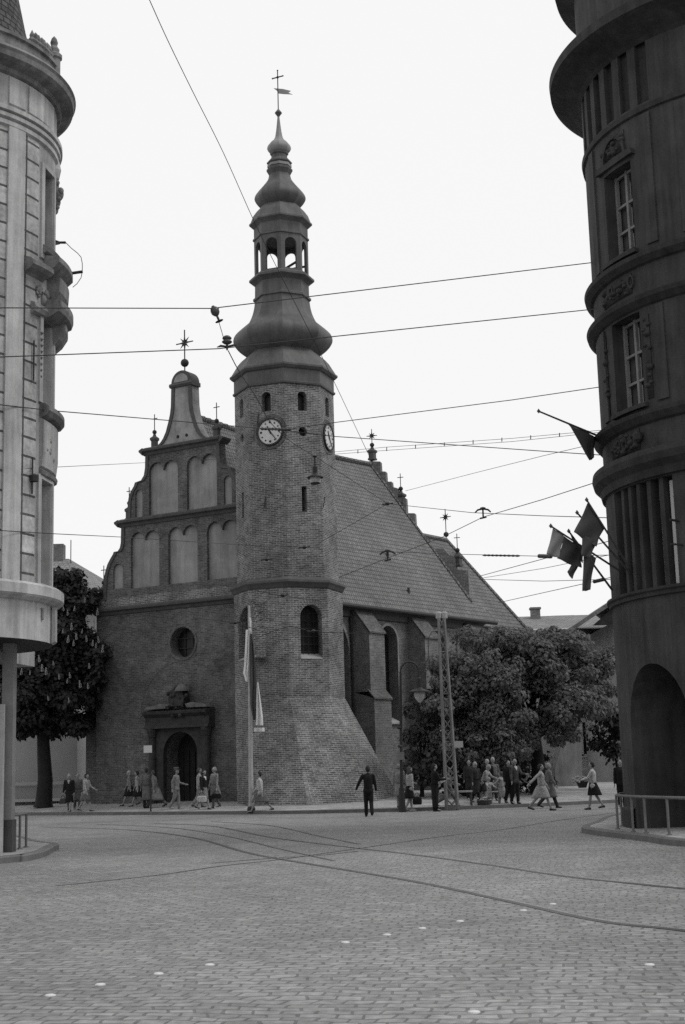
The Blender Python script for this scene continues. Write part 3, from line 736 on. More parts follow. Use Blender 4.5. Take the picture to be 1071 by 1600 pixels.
# clocks
def clock(k, uc, zc, r=0.56):
    fn, L, a, t, nin = tface(k, RU); c = Vector(fn(uc, zc, 0))
    Mx = Matrix(((t.x, 0, -nin.x), (t.y, 0, -nin.y), (0, 1, 0))).to_4x4()
    b = MB(); b.lathe([(0.0, 0.05), (r, 0.05)], c, 40, M=Mx); o = tb(b, 'clock_face', M_CLOCK)
    b = MB(); b.lathe([(r, 0.0), (r, 0.09), (r + 0.07, 0.09), (r + 0.08, 0.0)], c, 40, M=Mx); b.build('clock_rim', M_IRON, o)
    for i in range(12):
        b = MB(); an = PI / 6 * i; p = (uc + r * 0.78 * math.sin(an), zc + r * 0.78 * math.cos(an))
        s = 0.038 if i % 3 else 0.055
        b.prism([(p[0] + s * math.cos(q), p[1] + s * math.sin(q)) for q in [PI / 4 * j for j in range(8)]], fn, -0.062, -0.052)
        b.build('hour_mark', M_IRON, o)
    for an, ln, wd, nm in ((R_(142), 0.48, 0.028, 'minute_hand'), (R_(-28), 0.3, 0.042, 'hour_hand')):
        dx, dz = math.sin(an), math.cos(an); nx, nz = dz, -dx
        b = MB(); b.prism([(uc - dx * 0.1 + nx * wd, zc - dz * 0.1 + nz * wd), (uc + dx * ln + nx * wd * .5, zc + dz * ln + nz * wd * .5), (uc + dx * ln - nx * wd * .5, zc + dz * ln - nz * wd * .5), (uc - dx * 0.1 - nx * wd, zc - dz * 0.1 - nz * wd)], fn, -0.085, -0.066)
        b.build(nm, M_IRON, o)
    b = MB(); b.lathe([(r + 0.14, 0.0), (r + 0.14, 0.02), (r + 0.24, 0.02), (r + 0.24, 0.0)], c, 40, M=Mx); b.build('brick_ring', M_BRICK_F, o)
u, z = tzu(423, 675, 7, RU); clock(7, u, z)
fn1, L1, *_ = tface(1, RU); clock(1, L1 / 2, z)
# iron wall anchors
b = MB()
for px, py, k in ((404, 655, 7), (506, 785, 0), (415, 785, 7)):
    b = MB(); u, z = tzu(px, py, k, RU); fn, *_ = tface(k, RU); b.tube([fn(u - 0.03, z - 0.25, -0.05), fn(u + 0.03, z + 0.25, -0.05)], 0.025, 5); tb(b, 'wall_anchor', M_IRON)
# spire
OCT = dict(C=(TX, TY, 0), n=8, a0=PH, a1=PH + 2 * PI)
sp = empty('spire', (0, 0, 0), None, None); sp.parent = church; sp.location = Vector((TX, TY, 18.7)) - church.location
def spb(prof, name, m, n=8, smooth=False):
    b = MB(); b.lathe(prof, (TX, TY, 0), n, PH, PH + 2 * PI); return b.build(name, m, sp, smooth=smooth)
spb([(2.26, 18.68), (2.36, 18.7), (2.38, 18.78), (2.31, 18.82), (2.31, 19.38), (2.4, 19.42), (2.5, 19.52), (2.5, 19.6), (2.42, 19.64)], 'metal_band', M_COPPER)
spb([(2.44, 19.62), (2.3, 19.85), (2.12, 20.15), (1.95, 20.35), (1.75, 20.52), (1.7, 20.58)], 'skirt_roof', M_COPPER)
def dense(p, n=4):
    out = []
    for i in range(len(p) - 1):
        q = [p[max(0, i - 1)], p[i], p[i + 1], p[min(len(p) - 1, i + 2)]]
        for j in range(n):
            t = j / n
            out.append(tuple(0.5 * ((2 * q[1][m]) + (-q[0][m] + q[2][m]) * t + (2 * q[0][m] - 5 * q[1][m] + 4 * q[2][m] - q[3][m]) * t * t + (-q[0][m] + 3 * q[1][m] - 3 * q[2][m] + q[3][m]) * t ** 3) for m in (0, 1)))
    out.append(p[-1]); return out
spb(dense([(1.7, 20.55), (2.02, 20.8), (2.25, 21.1), (2.31, 21.35), (2.22, 21.62), (1.95, 21.9), (1.62, 22.15), (1.43, 22.5), (1.32, 22.9), (1.28, 23.25)]), 'onion_dome', M_COPPER)
spb([(1.28, 23.22), (1.36, 23.26), (1.36, 23.36), (1.27, 23.42), (1.26, 24.0), (1.36, 24.08), (1.53, 24.18), (1.53, 24.28), (1.3, 24.42), (0.0, 24.42)], 'lantern_base', M_COPPER)
b = MB(); RLN = 1.27
for k in range(8):
    fn, L, a, t, nin = tface(k, RLN); c = L / 2
    wall(b, 0, L, 24.4, 26.2, [Op(c - 0.29, c + 0.29, 24.5, 26.0, 'round', 0.1)], fn, None, thick=0.13, through=True)
b.build('lantern', M_COPPER, sp)
b = MB()
for k in range(4):
    a, q = tv(k, 1.1, 24.95), tv(k + 4, 1.1, 24.55); b.tube([a, q], 0.06, 5)
b.build('lantern_rail', M_IRON, sp)
spb([(1.25, 26.18), (1.33, 26.22), (1.33, 26.3), (1.27, 26.34), (1.27, 26.8), (1.36, 26.88), (1.49, 26.98), (1.49, 27.06), (1.42, 27.12), (1.3, 27.45), (1.12, 27.7), (0.93, 27.86)], 'lantern_cornice', M_COPPER)
spb([(1.24, 26.16), (0.0, 26.16)], 'lantern_ceiling', M_COPPER)
spb(dense([(0.92, 27.84), (1.1, 28.05), (1.21, 28.28), (1.17, 28.5), (1.0, 28.75), (0.74, 29.05), (0.56, 29.3), (0.5, 29.55)]), 'upper_onion_dome', M_COPPER)
spb([(0.5, 29.5), (0.62, 29.72), (0.62, 29.8), (0.55, 29.86), (0.5, 29.9)], 'neck_ring', M_COPPER)
spb([(0.56, 29.88), (0.58, 29.9), (0.58, 30.02), (0.5, 30.04)], 'pale_ring', M_COPPER_L)
spb([(0.5, 30.02), (0.6, 30.1), (0.6, 30.16), (0.45, 30.32), (0.38, 30.36), (0.38, 30.5), (0.44, 30.56), (0.44, 30.62), (0.36, 30.64)], 'neck', M_COPPER)
spb(dense([(0.36, 30.6), (0.5, 30.7), (0.57, 30.88), (0.5, 31.08), (0.33, 31.24), (0.2, 31.42), (0.14, 31.7), (0.09, 32.1), (0.05, 32.5)]), 'spire_tip', M_COPPER_L)
spb([(0.03, 32.48), (0.17, 32.68), (0.17, 32.72), (0.03, 32.9)], 'spire_ball', M_COPPER)
b = MB(); b.tube([(TX, TY, 32.8), (TX, TY, 34.9)], 0.025, 6)
ctr = Vector((TX, TY, 34.55)); xd = Vector((0.97, -0.1, 0.2)).normalized()
b.tube([ctr - xd * 0.26, ctr + xd * 0.26], 0.03, 6)
for q in (ctr - xd * 0.26, ctr + xd * 0.26, Vector((TX, TY, 34.9))): b.lathe([(0.001, -0.05), (0.05, 0), (0.001, 0.05)], q, 6)
b.lathe([(0.001, -0.1), (0.08, 0), (0.001, 0.1)], ctr, 6); b.build('cross', M_IRON, sp)
b = MB(); b.prism([(-0.2, 0.12), (0.25, 0.1), (0.62, 0.02), (0.5, -0.08), (0.7, -0.16), (0.3, -0.16), (0.02, -0.14), (-0.05, 0.0)], lambda u, z, d: (TX + u, TY + d + u * 0.15, 33.85 + z), -0.01, 0.01); b.build('weather_vane', M_COPPER_L, sp)

# ================================================================ RIGHT CORNER BUILDING (dark, rounded corner)
CR = Vector((10.685, 33.716, 0)); RR = 4.2
dg = PI / 180
def rfn(R=RR):
    return lambda u, z, d: (CR.x + (R - d) * math.cos(u / RR), CR.y + (R - d) * math.sin(u / RR), z)
def ra(deg): return deg * dg * RR
rb = empty('corner_building', (CR.x, CR.y, 0), 'dark rendered corner building with rounded corner, heavy cornices and arched ground floor', 'building')
def rbb(mb, name, m, parent=None, smooth=False): return mb.build(name, m, parent or rb, smooth=smooth)
A0, A1 = 118, 275
f = rfn()
arches = [Op(ra(189.5), ra(219.5), 0.0, 3.82, 'oval', 2.6, 1.4), Op(ra(236), ra(266), 0.0, 3.82, 'oval', 2.6, 1.4)]
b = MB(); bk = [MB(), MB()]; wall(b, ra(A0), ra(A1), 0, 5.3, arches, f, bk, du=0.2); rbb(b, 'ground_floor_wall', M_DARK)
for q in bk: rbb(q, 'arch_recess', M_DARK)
b = MB()
b.lathe([(RR + 0.06, 0.0), (RR + 0.06, 0.55), (RR, 0.62)], CR, 40, A0 * dg, 189 * dg); rbb(b, 'plinth', M_DARK2)
b = MB(); b.lathe([(RR + 0.06, 0.0), (RR + 0.06, 0.55), (RR, 0.62)], CR, 12, 220 * dg, 235.5 * dg); rbb(b, 'plinth', M_DARK2)
# loggia storey with tall mullions
lg = Op(ra(187.5), ra(219.3), 5.5, 7.98, 'rect', 0.42)
lg2 = Op(ra(232), ra(262), 5.5, 7.98, 'rect', 0.42)
b = MB(); bk = [MB(), MB()]; wall(b, ra(A0), ra(A1), 5.3, 8.3, [lg, lg2], f, bk, du=0.2); rbb(b, 'loggia_wall', M_DARK)
for q, o, mg in zip(bk, (lg, lg2), ((193.2, 198.3, 203.3, 208.7, 214.3), (238, 243, 248, 253, 258))):
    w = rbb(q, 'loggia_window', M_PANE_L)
    for i, m_ in enumerate(mg):
        b = MB(); b.prism([(ra(m_) - 0.065, 5.5), (ra(m_) + 0.065, 5.5), (ra(m_) + 0.065, 7.98), (ra(m_) - 0.065, 7.98)], f, 0.04, 0.3)
        b.build('mullion', M_DARK, w)
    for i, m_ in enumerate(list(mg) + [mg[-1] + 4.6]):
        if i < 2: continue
        b = MB(); b.prism([(ra(m_) - 0.23, 5.5), (ra(m_) - 0.13, 5.5), (ra(m_) - 0.13, 7.9), (ra(m_) - 0.23, 7.9)], f, 0.2, 0.36); b.build('window_frame', M_FRAME_W, w)  # pale strips painted in for panes bright with reflection
    b = MB(); b.prism([(o.u0, 6.55), (o.u1, 6.55), (o.u1, 6.62), (o.u0, 6.62)], lambda u, z, d: f(u, z, d), 0.33, 0.38)
    b = MB()
    for a_ in range(int(o.u0 / RR / dg), int(o.u1 / RR / dg)):
        b.prism([(ra(a_), 6.55), (ra(a_ + 1), 6.55), (ra(a_ + 1), 6.6), (ra(a_), 6.6)], f, 0.35, 0.4)
    b.build('transom', M_IRON, w)
# upper storeys
w2 = [Op(ra(194.5), ra(210.5), 9.8, 12.0, 'rect', 0.4), Op(ra(238), ra(254), 9.8, 12.0, 'rect', 0.4)]
w3 = [Op(ra(195.6), ra(211), 13.6, 15.75, 'rect', 0.4), Op(ra(238), ra(254), 13.6, 15.75, 'rect', 0.4)]
strips = [Op(ra(a), ra(a + 4.6), 17.0, 18.75, 'rect', 0.14) for a in (176, 184, 192, 200, 208, 216)]
def casement(o, bkmb):
    w = rbb(bkmb, 'window', M_PANE)
    b = MB(); c = (o.u0 + o.u1) / 2; zm = o.z0 + (o.z1 - o.z0) * 0.62
    fr = M_FRAME
    for u in (o.u0 + 0.05, c, o.u1 - 0.05): b.prism([(u - 0.045, o.z0), (u + 0.045, o.z0), (u + 0.045, o.z1), (u - 0.045, o.z1)], f, 0.28, 0.36)
    for z in (o.z0 + 0.05, zm, o.z1 - 0.06, (o.z0 + zm) / 2):
        n = 6
        for i in range(n):
            ua, ub = o.u0 + (o.u1 - o.u0) * i / n, o.u0 + (o.u1 - o.u0) * (i + 1) / n; b.prism([(ua, z - 0.03), (ub, z - 0.03), (ub, z + 0.03), (ua, z + 0.03)], f, 0.29, 0.35)
    b.build('window_frame', fr, w)
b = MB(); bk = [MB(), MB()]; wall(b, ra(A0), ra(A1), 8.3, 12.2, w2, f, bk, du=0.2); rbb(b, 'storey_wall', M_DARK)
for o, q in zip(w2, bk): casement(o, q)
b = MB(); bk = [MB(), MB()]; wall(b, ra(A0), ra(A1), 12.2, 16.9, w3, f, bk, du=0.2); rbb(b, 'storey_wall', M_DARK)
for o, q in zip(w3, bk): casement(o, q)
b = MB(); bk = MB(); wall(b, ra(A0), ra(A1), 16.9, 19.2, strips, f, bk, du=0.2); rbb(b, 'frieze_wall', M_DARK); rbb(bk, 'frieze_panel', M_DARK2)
for a in (198, 242):     # lunette over the upper window
    b = MB(); c = ra(a + 5.2); zz = 16.0
    for k in range(14):
        t0, t1 = PI * k / 14, PI * (k + 1) / 14
        b.prism([(c + 0.48 * math.cos(t0), zz + 0.62 * math.sin(t0)), (c + 0.48 * math.cos(t1), zz + 0.62 * math.sin(t1)), (c + 0.4 * math.cos(t1), zz + 0.5 * math.sin(t1)), (c + 0.4 * math.cos(t0), zz + 0.5 * math.sin(t0))], f, -0.08, 0.02)
    b.prism([(c - 0.75, 15.85), (c + 0.75, 15.85), (c + 0.7, 16.0), (c - 0.7, 16.0)], f, -0.14, 0.02); rbb(b, 'lunette', M_DARK2)
def rring(prof, name='cornice', m=M_DARK2):
    b = MB(); b.lathe([(RR + o, z) for o, z in prof], CR, 72, A0 * dg, A1 * dg)
    # straight runs along both wings
    return rbb(b, name, m, smooth=False)
RPROFS = [
    [(0, 5.3), (0.07, 5.32), (0.07, 5.4), (0.12, 5.44), (0.12, 5.5), (0, 5.52)],
    [(0, 8.0), (0.08, 8.02), (0.12, 8.2), (0.26, 8.34), (0.3, 8.5), (0.28, 8.62), (0, 8.72)],
    [(0, 9.28), (0.08, 9.32), (0.2, 9.46), (0.22, 9.55), (0, 9.6)],
    [(0, 12.05), (0.06, 12.08), (0.19, 12.2), (0.22, 12.3), (0, 12.38)],
    [(0, 13.05), (0.08, 13.08), (0.2, 13.2), (0.22, 13.3), (0, 13.36)],
    [(0, 16.75), (0.06, 16.78), (0.08, 16.9), (0, 16.95)],
    [(0, 18.5), (0.1, 18.58), (0.38, 18.74), (0.66, 18.86), (0.78, 18.92), (0.8, 19.15), (0, 19.4)],
]
for i, p in enumerate(RPROFS): rring(p)
b = MB(); b.lathe([(RR + 0.02, 19.2), (RR + 0.02, 21.5), (RR + 0.2, 21.6), (RR + 0.5, 21.75), (RR + 0.55, 22.0), (RR + 0.2, 22.4), (RR - 2.5, 25), (0.1, 26)], CR, 60, A0 * dg, A1 * dg); rbb(b, 'attic', M_DARK)
# relief ovals in the spandrels
for (a, z) in ((196.5, 12.78), (203.5, 9.0), (199, 9.0), (195, 9.0), (208, 12.78)):
    b = MB(); c = Vector(f(ra(a), z, 0)); nx, ny = math.cos(a * dg), math.sin(a * dg)
    Mx = Matrix(((-ny, 0, nx), (nx, 0, ny), (0, 1, 0))).to_4x4()
    b.lathe([(0.14, 0.0), (0.13, 0.06), (0.09, 0.06), (0.08, 0.01)], c, 14, M=Mx @ Matrix.Diagonal((0.8, 1.3, 1, 1))); rbb(b, 'relief_oval', M_DARK2)
# garlands and stucco relief between the storeys
r_ = random.Random(12)
for (a0, a1, z0, z1, n_) in ((190, 208, 12.55, 12.95, 22), (189, 207, 8.8, 9.2, 26), (197, 209, 16.15, 16.55, 16), (187, 189.5, 9.9, 11.8, 10), (212, 214.5, 9.9, 11.8, 12)):
    b = MB(); b.lathe([(RR - 0.01, z0 - 0.05), (RR + 0.02, z0 - 0.05), (RR + 0.02, z1 + 0.05), (RR - 0.01, z1 + 0.05)], CR, 12, a0 * dg, a1 * dg)
    for i in range(n_):
        s = r_.uniform(0.03, 0.085); ell(b, f(ra(r_.uniform(a0, a1)), r_.uniform(z0, z1), -0.01), (s * 1.3, s * 1.3, s), 8)
    rbb(b, 'stucco_relief', M_DARK2, smooth=True)
for zz in (9.78, 13.52):
    b = MB()
    for a_ in range(193, 212): b.prism([(ra(a_), zz - 0.1), (ra(a_ + 1), zz - 0.1), (ra(a_ + 1), zz), (ra(a_), zz)], f, -0.12, 0.02)
    rbb(b, 'window_ledge', M_DARK2)
for (z0, z1) in ((9.75, 12.0), (13.5, 16.7)):
    for a_ in (186.5, 218.5, 232):
        b = MB(); b.prism([(ra(a_) - 0.16, z0), (ra(a_) + 0.16, z0), (ra(a_) + 0.16, z1), (ra(a_) - 0.16, z1)], f, -0.05, 0.02); rbb(b, 'pilaster_strip', M_DARK)
# wings
def wing(px, py, dx, dy, L, depth_n, parent, z1, name, m, z0=0.0, inset=0.0, dep=9.0):
    b = MB(); a = Vector((px, py, z0)); d = Vector((dx, dy, 0)).normalized(); n = Vector(depth_n).normalized(); a = a - n * inset
    P = [a, a + d * L, a + d * L - n * dep, a - n * dep]
    b.hexa([tuple(p) for p in P] + [(p.x, p.y, z1) for p in P]); return b.build(name, m, parent)
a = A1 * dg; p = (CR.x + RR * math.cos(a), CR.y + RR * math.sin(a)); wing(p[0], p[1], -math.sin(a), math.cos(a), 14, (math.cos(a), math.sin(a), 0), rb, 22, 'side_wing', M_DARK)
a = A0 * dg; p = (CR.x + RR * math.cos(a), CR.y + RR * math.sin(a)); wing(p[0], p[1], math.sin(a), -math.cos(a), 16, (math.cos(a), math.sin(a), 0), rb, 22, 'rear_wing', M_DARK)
# wall lamp brackets / flag sockets
b = MB(); b.tube([f(ra(220.5), 6.9, 0), f(ra(220.5), 6.9, -0.3)], 0.03, 6); rbb(b, 'bracket', M_IRON); b = MB(); b.tube([f(ra(221.5), 6.35, 0), f(ra(220.5), 6.35, -0.35)], 0.025, 6); rbb(b, 'bracket', M_IRON)
b = MB(); b.lathe([(0.02, -0.14), (0.1, -0.06), (0.12, 0.06), (0.04, 0.14)], f(ra(207.5), 9.02, -0.1), 10); rbb(b, 'wall_knob', M_IRON)

# ================================================================ LEFT CORNER BUILDING (pale stucco)
CL = Vector((-9.031, 30.468, 0)); RLB = 2.6
def lfn(R=RLB): return lambda u, z, d: (CL.x + (R - d) * math.cos(u / RLB), CL.y + (R - d) * math.sin(u / RLB), z)
def la(deg): return deg * dg * RLB
lb = empty('corner_building', (CL.x, CL.y, 0), 'pale stucco corner building with rounded ornate facade and slated turret roof', 'building')
def lbb(mb, name, m, parent=None, smooth=False): return mb.build(name, m, parent or lb, smooth=smooth)
g = lfn()
B0, B1_ = 262, 422
ws = [Op(la(345), la(357.5), 13.05, 15.15, 'rect', 0.3), Op(la(345), la(360), 9.75, 11.7, 'rect', 0.3), Op(la(345), la(360), 5.75, 8.0, 'rect', 0.3)]
ws2 = [Op(la(296), la(310.5), 13.05, 15.15, 'rect', 0.3), Op(la(296), la(310.5), 9.75, 11.7, 'rect', 0.3), Op(la(296), la(310.5), 5.75, 8.0, 'rect', 0.3)]
# rusticated strips, plain pilasters and window bay
for a, c, m, nm, off, ops in ((262, 293, M_STUC_L, 'plain_wall', 0, []), (293, 313, M_STUC_L, 'window_bay', 0, ws2), (313, 318.6, M_RUST, 'rusticated_wall', 0, []), (318.6, 328.6, M_STUC_L2, 'pilaster', 0.05, []), (328.6, 340.5, M_RUST, 'rusticated_wall', 0, []), (340.5, 422, M_STUC_L, 'window_bay', 0.0, ws)):
    b = MB(); bks = [MB() for _ in ops]
    fn = (lambda off: (lambda u, z, d: lfn(RLB + off)(u, z, d)))(off)
    wall(b, la(a), la(c), 5.6, 15.7, ops, fn, bks, du=0.12)
    if off:
        for u in (la(a), la(c)): b.face([g(u, 5.6, 0), g(u, 5.6, -off), g(u, 15.7, -off), g(u, 15.7, 0)])
    lbb(b, nm, m)
    for o, q in zip(ops, bks):
        w = lbb(q, 'window', M_PANE); fr = MB(); cc = (o.u0 + o.u1) / 2
        for u in (o.u0 + 0.03, cc, o.u1 - 0.03): fr.prism([(u - 0.035, o.z0), (u + 0.035, o.z0), (u + 0.035, o.z1), (u - 0.035, o.z1)], g, 0.2, 0.27)
        for z in (o.z0 + 0.04, o.z0 + (o.z1 - o.z0) * 0.68, o.z1 - 0.04): fr.prism([(o.u0, z - 0.03), (o.u1, z - 0.03), (o.u1, z + 0.03), (o.u0, z + 0.03)], g, 0.21, 0.26)
        fr.build('window_frame', M_STUC_M, w)
        cs = MB()
        for u0, u1, z0, z1 in ((o.u0 - 0.14, o.u0 - 0.01, o.z0 - 0.05, o.z1 + 0.1), (o.u1 + 0.01, o.u1 + 0.14, o.z0 - 0.05, o.z1 + 0.1), (o.u0 - 0.005, o.u1 + 0.005, o.z1 + 0.01, o.z1 + 0.12)):
            cs.prism([(u0, z0), (u1, z0), (u1, z1), (u0, z1)], g, -0.05, 0.01)
        cs.build('casing', M_STUC_L2, w)
def lring(prof, name, m, a=B0, c=B1_, n=48, smooth=False):
    b = MB(); P = [(RLB + o, z) for o, z in prof]; b.lathe(P, CL, n, a * dg, c * dg)
    for t in (a, c) if len(P) > 2 else (): b.face([(CL.x + r * math.cos(t * dg), CL.y + r * math.sin(t * dg), z) for r, z in P])
    return lbb(b, name, m, smooth=smooth)
lring([(0, 5.6), (0.0, 15.7), (0.02, 15.72)], 'core_wall', M_STUC_L, 421.8, 422, 2)
lring([(0, 15.66), (0.06, 15.7), (0.06, 15.8), (0.02, 15.82), (0.1, 15.86), (0.1, 15.95), (0.04, 15.97), (0.14, 16.0), (0.14, 16.1), (0, 16.14)], 'string_course', M_STUC_L2)
lring([(0, 16.1), (0, 17.0)], 'frieze', M_STUC_L)
for a, c in ((318.6, 328.6), (331, 356)):
    lring([(0, 16.2), (0.04, 16.22), (0.04, 16.85), (0, 16.87)], 'frieze_panel', M_STUC_L2, a, c, 16)
lring([(0, 16.88), (0.08, 16.92), (0.12, 17.0), (0.3, 17.06), (0.38, 17.12), (0.4, 17.24), (0.44, 17.3), (0.36, 17.4), (0, 17.5)], 'main_cornice', M_STUC_M)
lring([(0.1, 17.45), (0.1, 17.75), (0.16, 17.78), (0.16, 17.86), (-0.1, 17.9)], 'parapet', M_STUC_M, B0, 352)
# cresting and finial on the parapet
b = MB()
for k in range(7):
    a = (332 + k * 2.6) * dg; p = (CL.x + (RLB + 0.05) * math.cos(a), CL.y + (RLB + 0.05) * math.sin(a), 17.88)
    b.lathe([(0.07, 0), (0.1, 0.08), (0.05, 0.16), (0.06, 0.22 + 0.05 * (k % 2)), (0.005, 0.34)], p, 8)
lbb(b, 'cresting', M_STUC_M)
a = 356 * dg; b = MB(); b.lathe([(0.15, -0.4), (0.15, 0.25), (0.19, 0.28), (0.19, 0.36), (0.12, 0.42), (0.13, 0.5), (0.07, 0.6), (0.09, 0.68), (0.06, 0.78), (0.005, 0.85)], (CL.x + (RLB + 0.02) * math.cos(a), CL.y + (RLB + 0.02) * math.sin(a), 17.8), 12); lbb(b, 'parapet_finial', M_STUC_M)
b = MB(); b.lathe([(2.3, 17.5), (2.12, 17.9), (2.0, 18.4), (1.86, 19.0), (1.66, 20), (1.42, 21.2), (1.1, 22.8), (0.6, 24.5), (0.02, 26.2)], CL, 40); lbb(b, 'turret_roof', M_SLATE)
b = MB(); b.lathe([(2.36, 17.9), (2.36, 18.02), (2.2, 18.1), (2.2, 17.9)], CL, 40, 300 * dg, 338 * dg); lbb(b, 'roof_moulding', M_STUC_M)
def lump(b, a, z, s, n_=9):
    r_ = random.Random(int(a * 7 + z * 31))
    ell(b, g(la(a), z, 0.0), (s * 0.7, s * 0.7, s), 9)
    for i in range(n_):
        t = s * r_.uniform(0.22, 0.45); ell(b, g(la(a) + r_.uniform(-1, 1) * s, z + r_.uniform(-1.3, 1.3) * s, -s * r_.uniform(0.1, 0.5)), (t, t, t * r_.uniform(0.8, 1.4)), 7)
# ornate pediment and balcony around the bay
def bal(prof, a, c, name='balcony_moulding', m=M_STUC_M, n=18): return lring(prof, name, m, a, c, n)
bal([(0, 12.45), (0.06, 12.5), (0.2, 12.55), (0.28, 12.62), (0.28, 12.72), (0.2, 12.78), (0, 12.86)], 329.5, 345)
bal([(0, 12.6), (0.12, 12.66), (0.3, 12.8), (0.4, 12.9), (0.4, 13.02), (0, 13.1)], 345, 372)
bal([(0, 12.0), (0.15, 12.05), (0.3, 12.3), (0.32, 12.62), (0, 12.66)], 350, 372, 'balcony_panel')
bal([(0, 11.62), (0.18, 11.68), (0.38, 11.78), (0.42, 11.9), (0.42, 12.02), (0, 12.1)], 346, 374)
bal([(0, 11.6), (0.1, 11.66), (0.14, 11.76), (0.1, 11.86), (0, 11.9)], 335, 347)
bal([(0.02, 11.2), (0.18, 11.35), (0.3, 11.55), (0.3, 11.7), (0, 11.72)], 360, 376, 'balcony_bracket')
bal([(0, 13.1), (0.16, 13.14), (0.2, 13.24), (0, 13.34)], 343, 358)
for (a, z, s) in ((341, 12.2, 0.12), (345.5, 12.05, 0.14), (349, 12.25, 0.1), (369, 11.4, 0.12), (372, 12.55, 0.12)):
    b = MB(); lump(b, a, z, s); lbb(b, 'stucco_ornament', M_STUC_M, smooth=True)
# corbel mask beside the upper window
for z, o, s in ((15.15, 0.0, 0.12), (14.95, 0.08, 0.15), (14.75, 0.04, 0.12), (14.55, 0.02, 0.09)):
    b = MB(); a = 367 * dg; b = MB(); ell(b, (CL.x + (RLB + o - 0.04) * math.cos(a), CL.y + (RLB + o - 0.04) * math.sin(a), z), (s, s, s * 1.1), 9); ell(b, (CL.x + (RLB + o + 0.04) * math.cos(a - 0.03), CL.y + (RLB + o + 0.04) * math.sin(a - 0.03), z + 0.05), (s * .5, s * .5, s * .6), 7); lbb(b, 'corbel', M_STUC_M, smooth=True); continue
    b.lathe([(0.005, -s), (s, -s * 0.4), (s, s * 0.5), (0.005, s)], (CL.x + (RLB + o) * math.cos(a), CL.y + (RLB + o) * math.sin(a), z), 8); lbb(b, 'corbel', M_STUC_M)
b = MB(); a = 368 * dg; b.lathe([(0.005, -0.35), (0.12, -0.2), (0.16, 0.0), (0.12, 0.2), (0.005, 0.35)], (CL.x + (RLB - 0.04) * math.cos(a), CL.y + (RLB - 0.04) * math.sin(a), 15.55), 10); lbb(b, 'cartouche', M_STUC_L)
# relief parapet under the middle window
bal([(0, 9.35), (0.16, 9.4), (0.24, 9.5), (0.24, 9.6), (0.12, 9.68), (0, 9.7)], 343.5, 376, 'relief_ledge')
bal([(0, 8.25), (0.06, 8.28), (0.1, 8.6), (0.1, 9.3), (0, 9.38)], 343.8, 374, 'relief_panel', M_STUC_L)
for (a, z, s) in ((347, 9.0, 0.09), (350, 8.75, 0.12), (353, 9.05, 0.1), (356, 8.7, 0.12), (348, 8.5, 0.08), (360, 9.0, 0.1), (373.5, 9.1, 0.1), (373.5, 8.6, 0.08)):
    b = MB(); lump(b, a, z, s * 1.2); lbb(b, 'relief_scroll', M_STUC_M, smooth=True)
bal([(0, 8.05), (0.08, 8.1), (0.1, 8.18), (0, 8.24)], 343.5, 370, 'window_hood')
# garland on the casing
for k in range(8):
    b = MB(); p = Vector(g(la(342.8), 11.25 - k * 0.14, -0.05)); s = 0.05 - k * 0.002; b.lathe([(0.004, -s), (s, 0), (0.004, s)], p, 6); lbb(b, 'garland_bead', M_STUC_M)
b = MB(); b.tube([g(la(336.5), 10.1, -0.05), g(la(336.5), 11.0, -0.05)], 0.02, 5); lbb(b, 'wire_anchor', M_IRON)
b = MB(); b.tube([g(la(336.5), 7.6, -0.05), g(la(336.5), 8.4, -0.05)], 0.02, 5)
b.lathe([(0.0, -0.1), (0.09, -0.08), (0.1, 0.05), (0.0, 0.1)], g(la(337), 7.95, -0.08), 8); lbb(b, 'wire_anchor', M_IRON)
# bay ledge and shop-sign fascia
lring([(0, 5.3), (0.1, 5.32), (0.22, 5.38), (0.26, 5.42), (0.26, 5.62), (0.18, 5.68), (0, 5.7)], 'bay_ledge', M_STUC_L2)
lring([(0.02, 4.5), (0.02, 5.3), (0.1, 5.36)], 'fascia', M_STUC_L2)
lring([(0.04, 4.5), (0.12, 4.55), (0.12, 5.3), (0.04, 5.34)], 'fascia_pilaster', M_STUC_L, 361, 369, 8)
bal([(0.02, 4.95), (0.06, 4.96), (0.06, 5.2), (0.02, 5.21)], 346.5, 348, 'fascia_bracket', M_STUC_M, 3)
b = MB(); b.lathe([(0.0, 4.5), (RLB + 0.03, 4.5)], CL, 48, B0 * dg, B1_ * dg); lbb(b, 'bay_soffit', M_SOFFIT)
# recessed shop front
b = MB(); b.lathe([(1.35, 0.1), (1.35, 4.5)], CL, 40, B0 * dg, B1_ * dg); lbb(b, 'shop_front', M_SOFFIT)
b = MB(); b.lathe([(1.7, 4.05), (1.75, 4.1), (1.75, 4.3), (1.7, 4.35)], CL, 40, B0 * dg, B1_ * dg); lbb(b, 'shop_lintel', M_STUC_M)
pl = at(13, 1300, 30.3); b = MB(); b.box((pl.x - 0.02, 30.3, 2.3), (0.24, 0.3, 4.4)); lbb(b, 'shop_pillar', M_PILLAR)
pl2 = at(-2, 1250, 30.0); b = MB(); b.box((pl2.x, 30.0, 1.65), (0.2, 0.1, 3.1)); lbb(b, 'shutter', M_STUC_L)
b = MB(); b.box((pl.x - 0.02, 30.3, 0.4), (0.3, 0.36, 0.8)); lbb(b, 'pillar_base', M_DARK)
a = B0 * dg; p = (CL.x + RLB * math.cos(a), CL.y + RLB * math.sin(a)); wing(p[0], p[1], math.sin(a), -math.cos(a), 14, (math.cos(a), math.sin(a), 0), lb, 17.5, 'side_wing', M_STUC_L, 4.5); wing(p[0], p[1], math.sin(a), -math.cos(a), 14, (math.cos(a), math.sin(a), 0), lb, 4.5, 'shop_wall', M_DARK, 0.0, 1.25, 3.0)
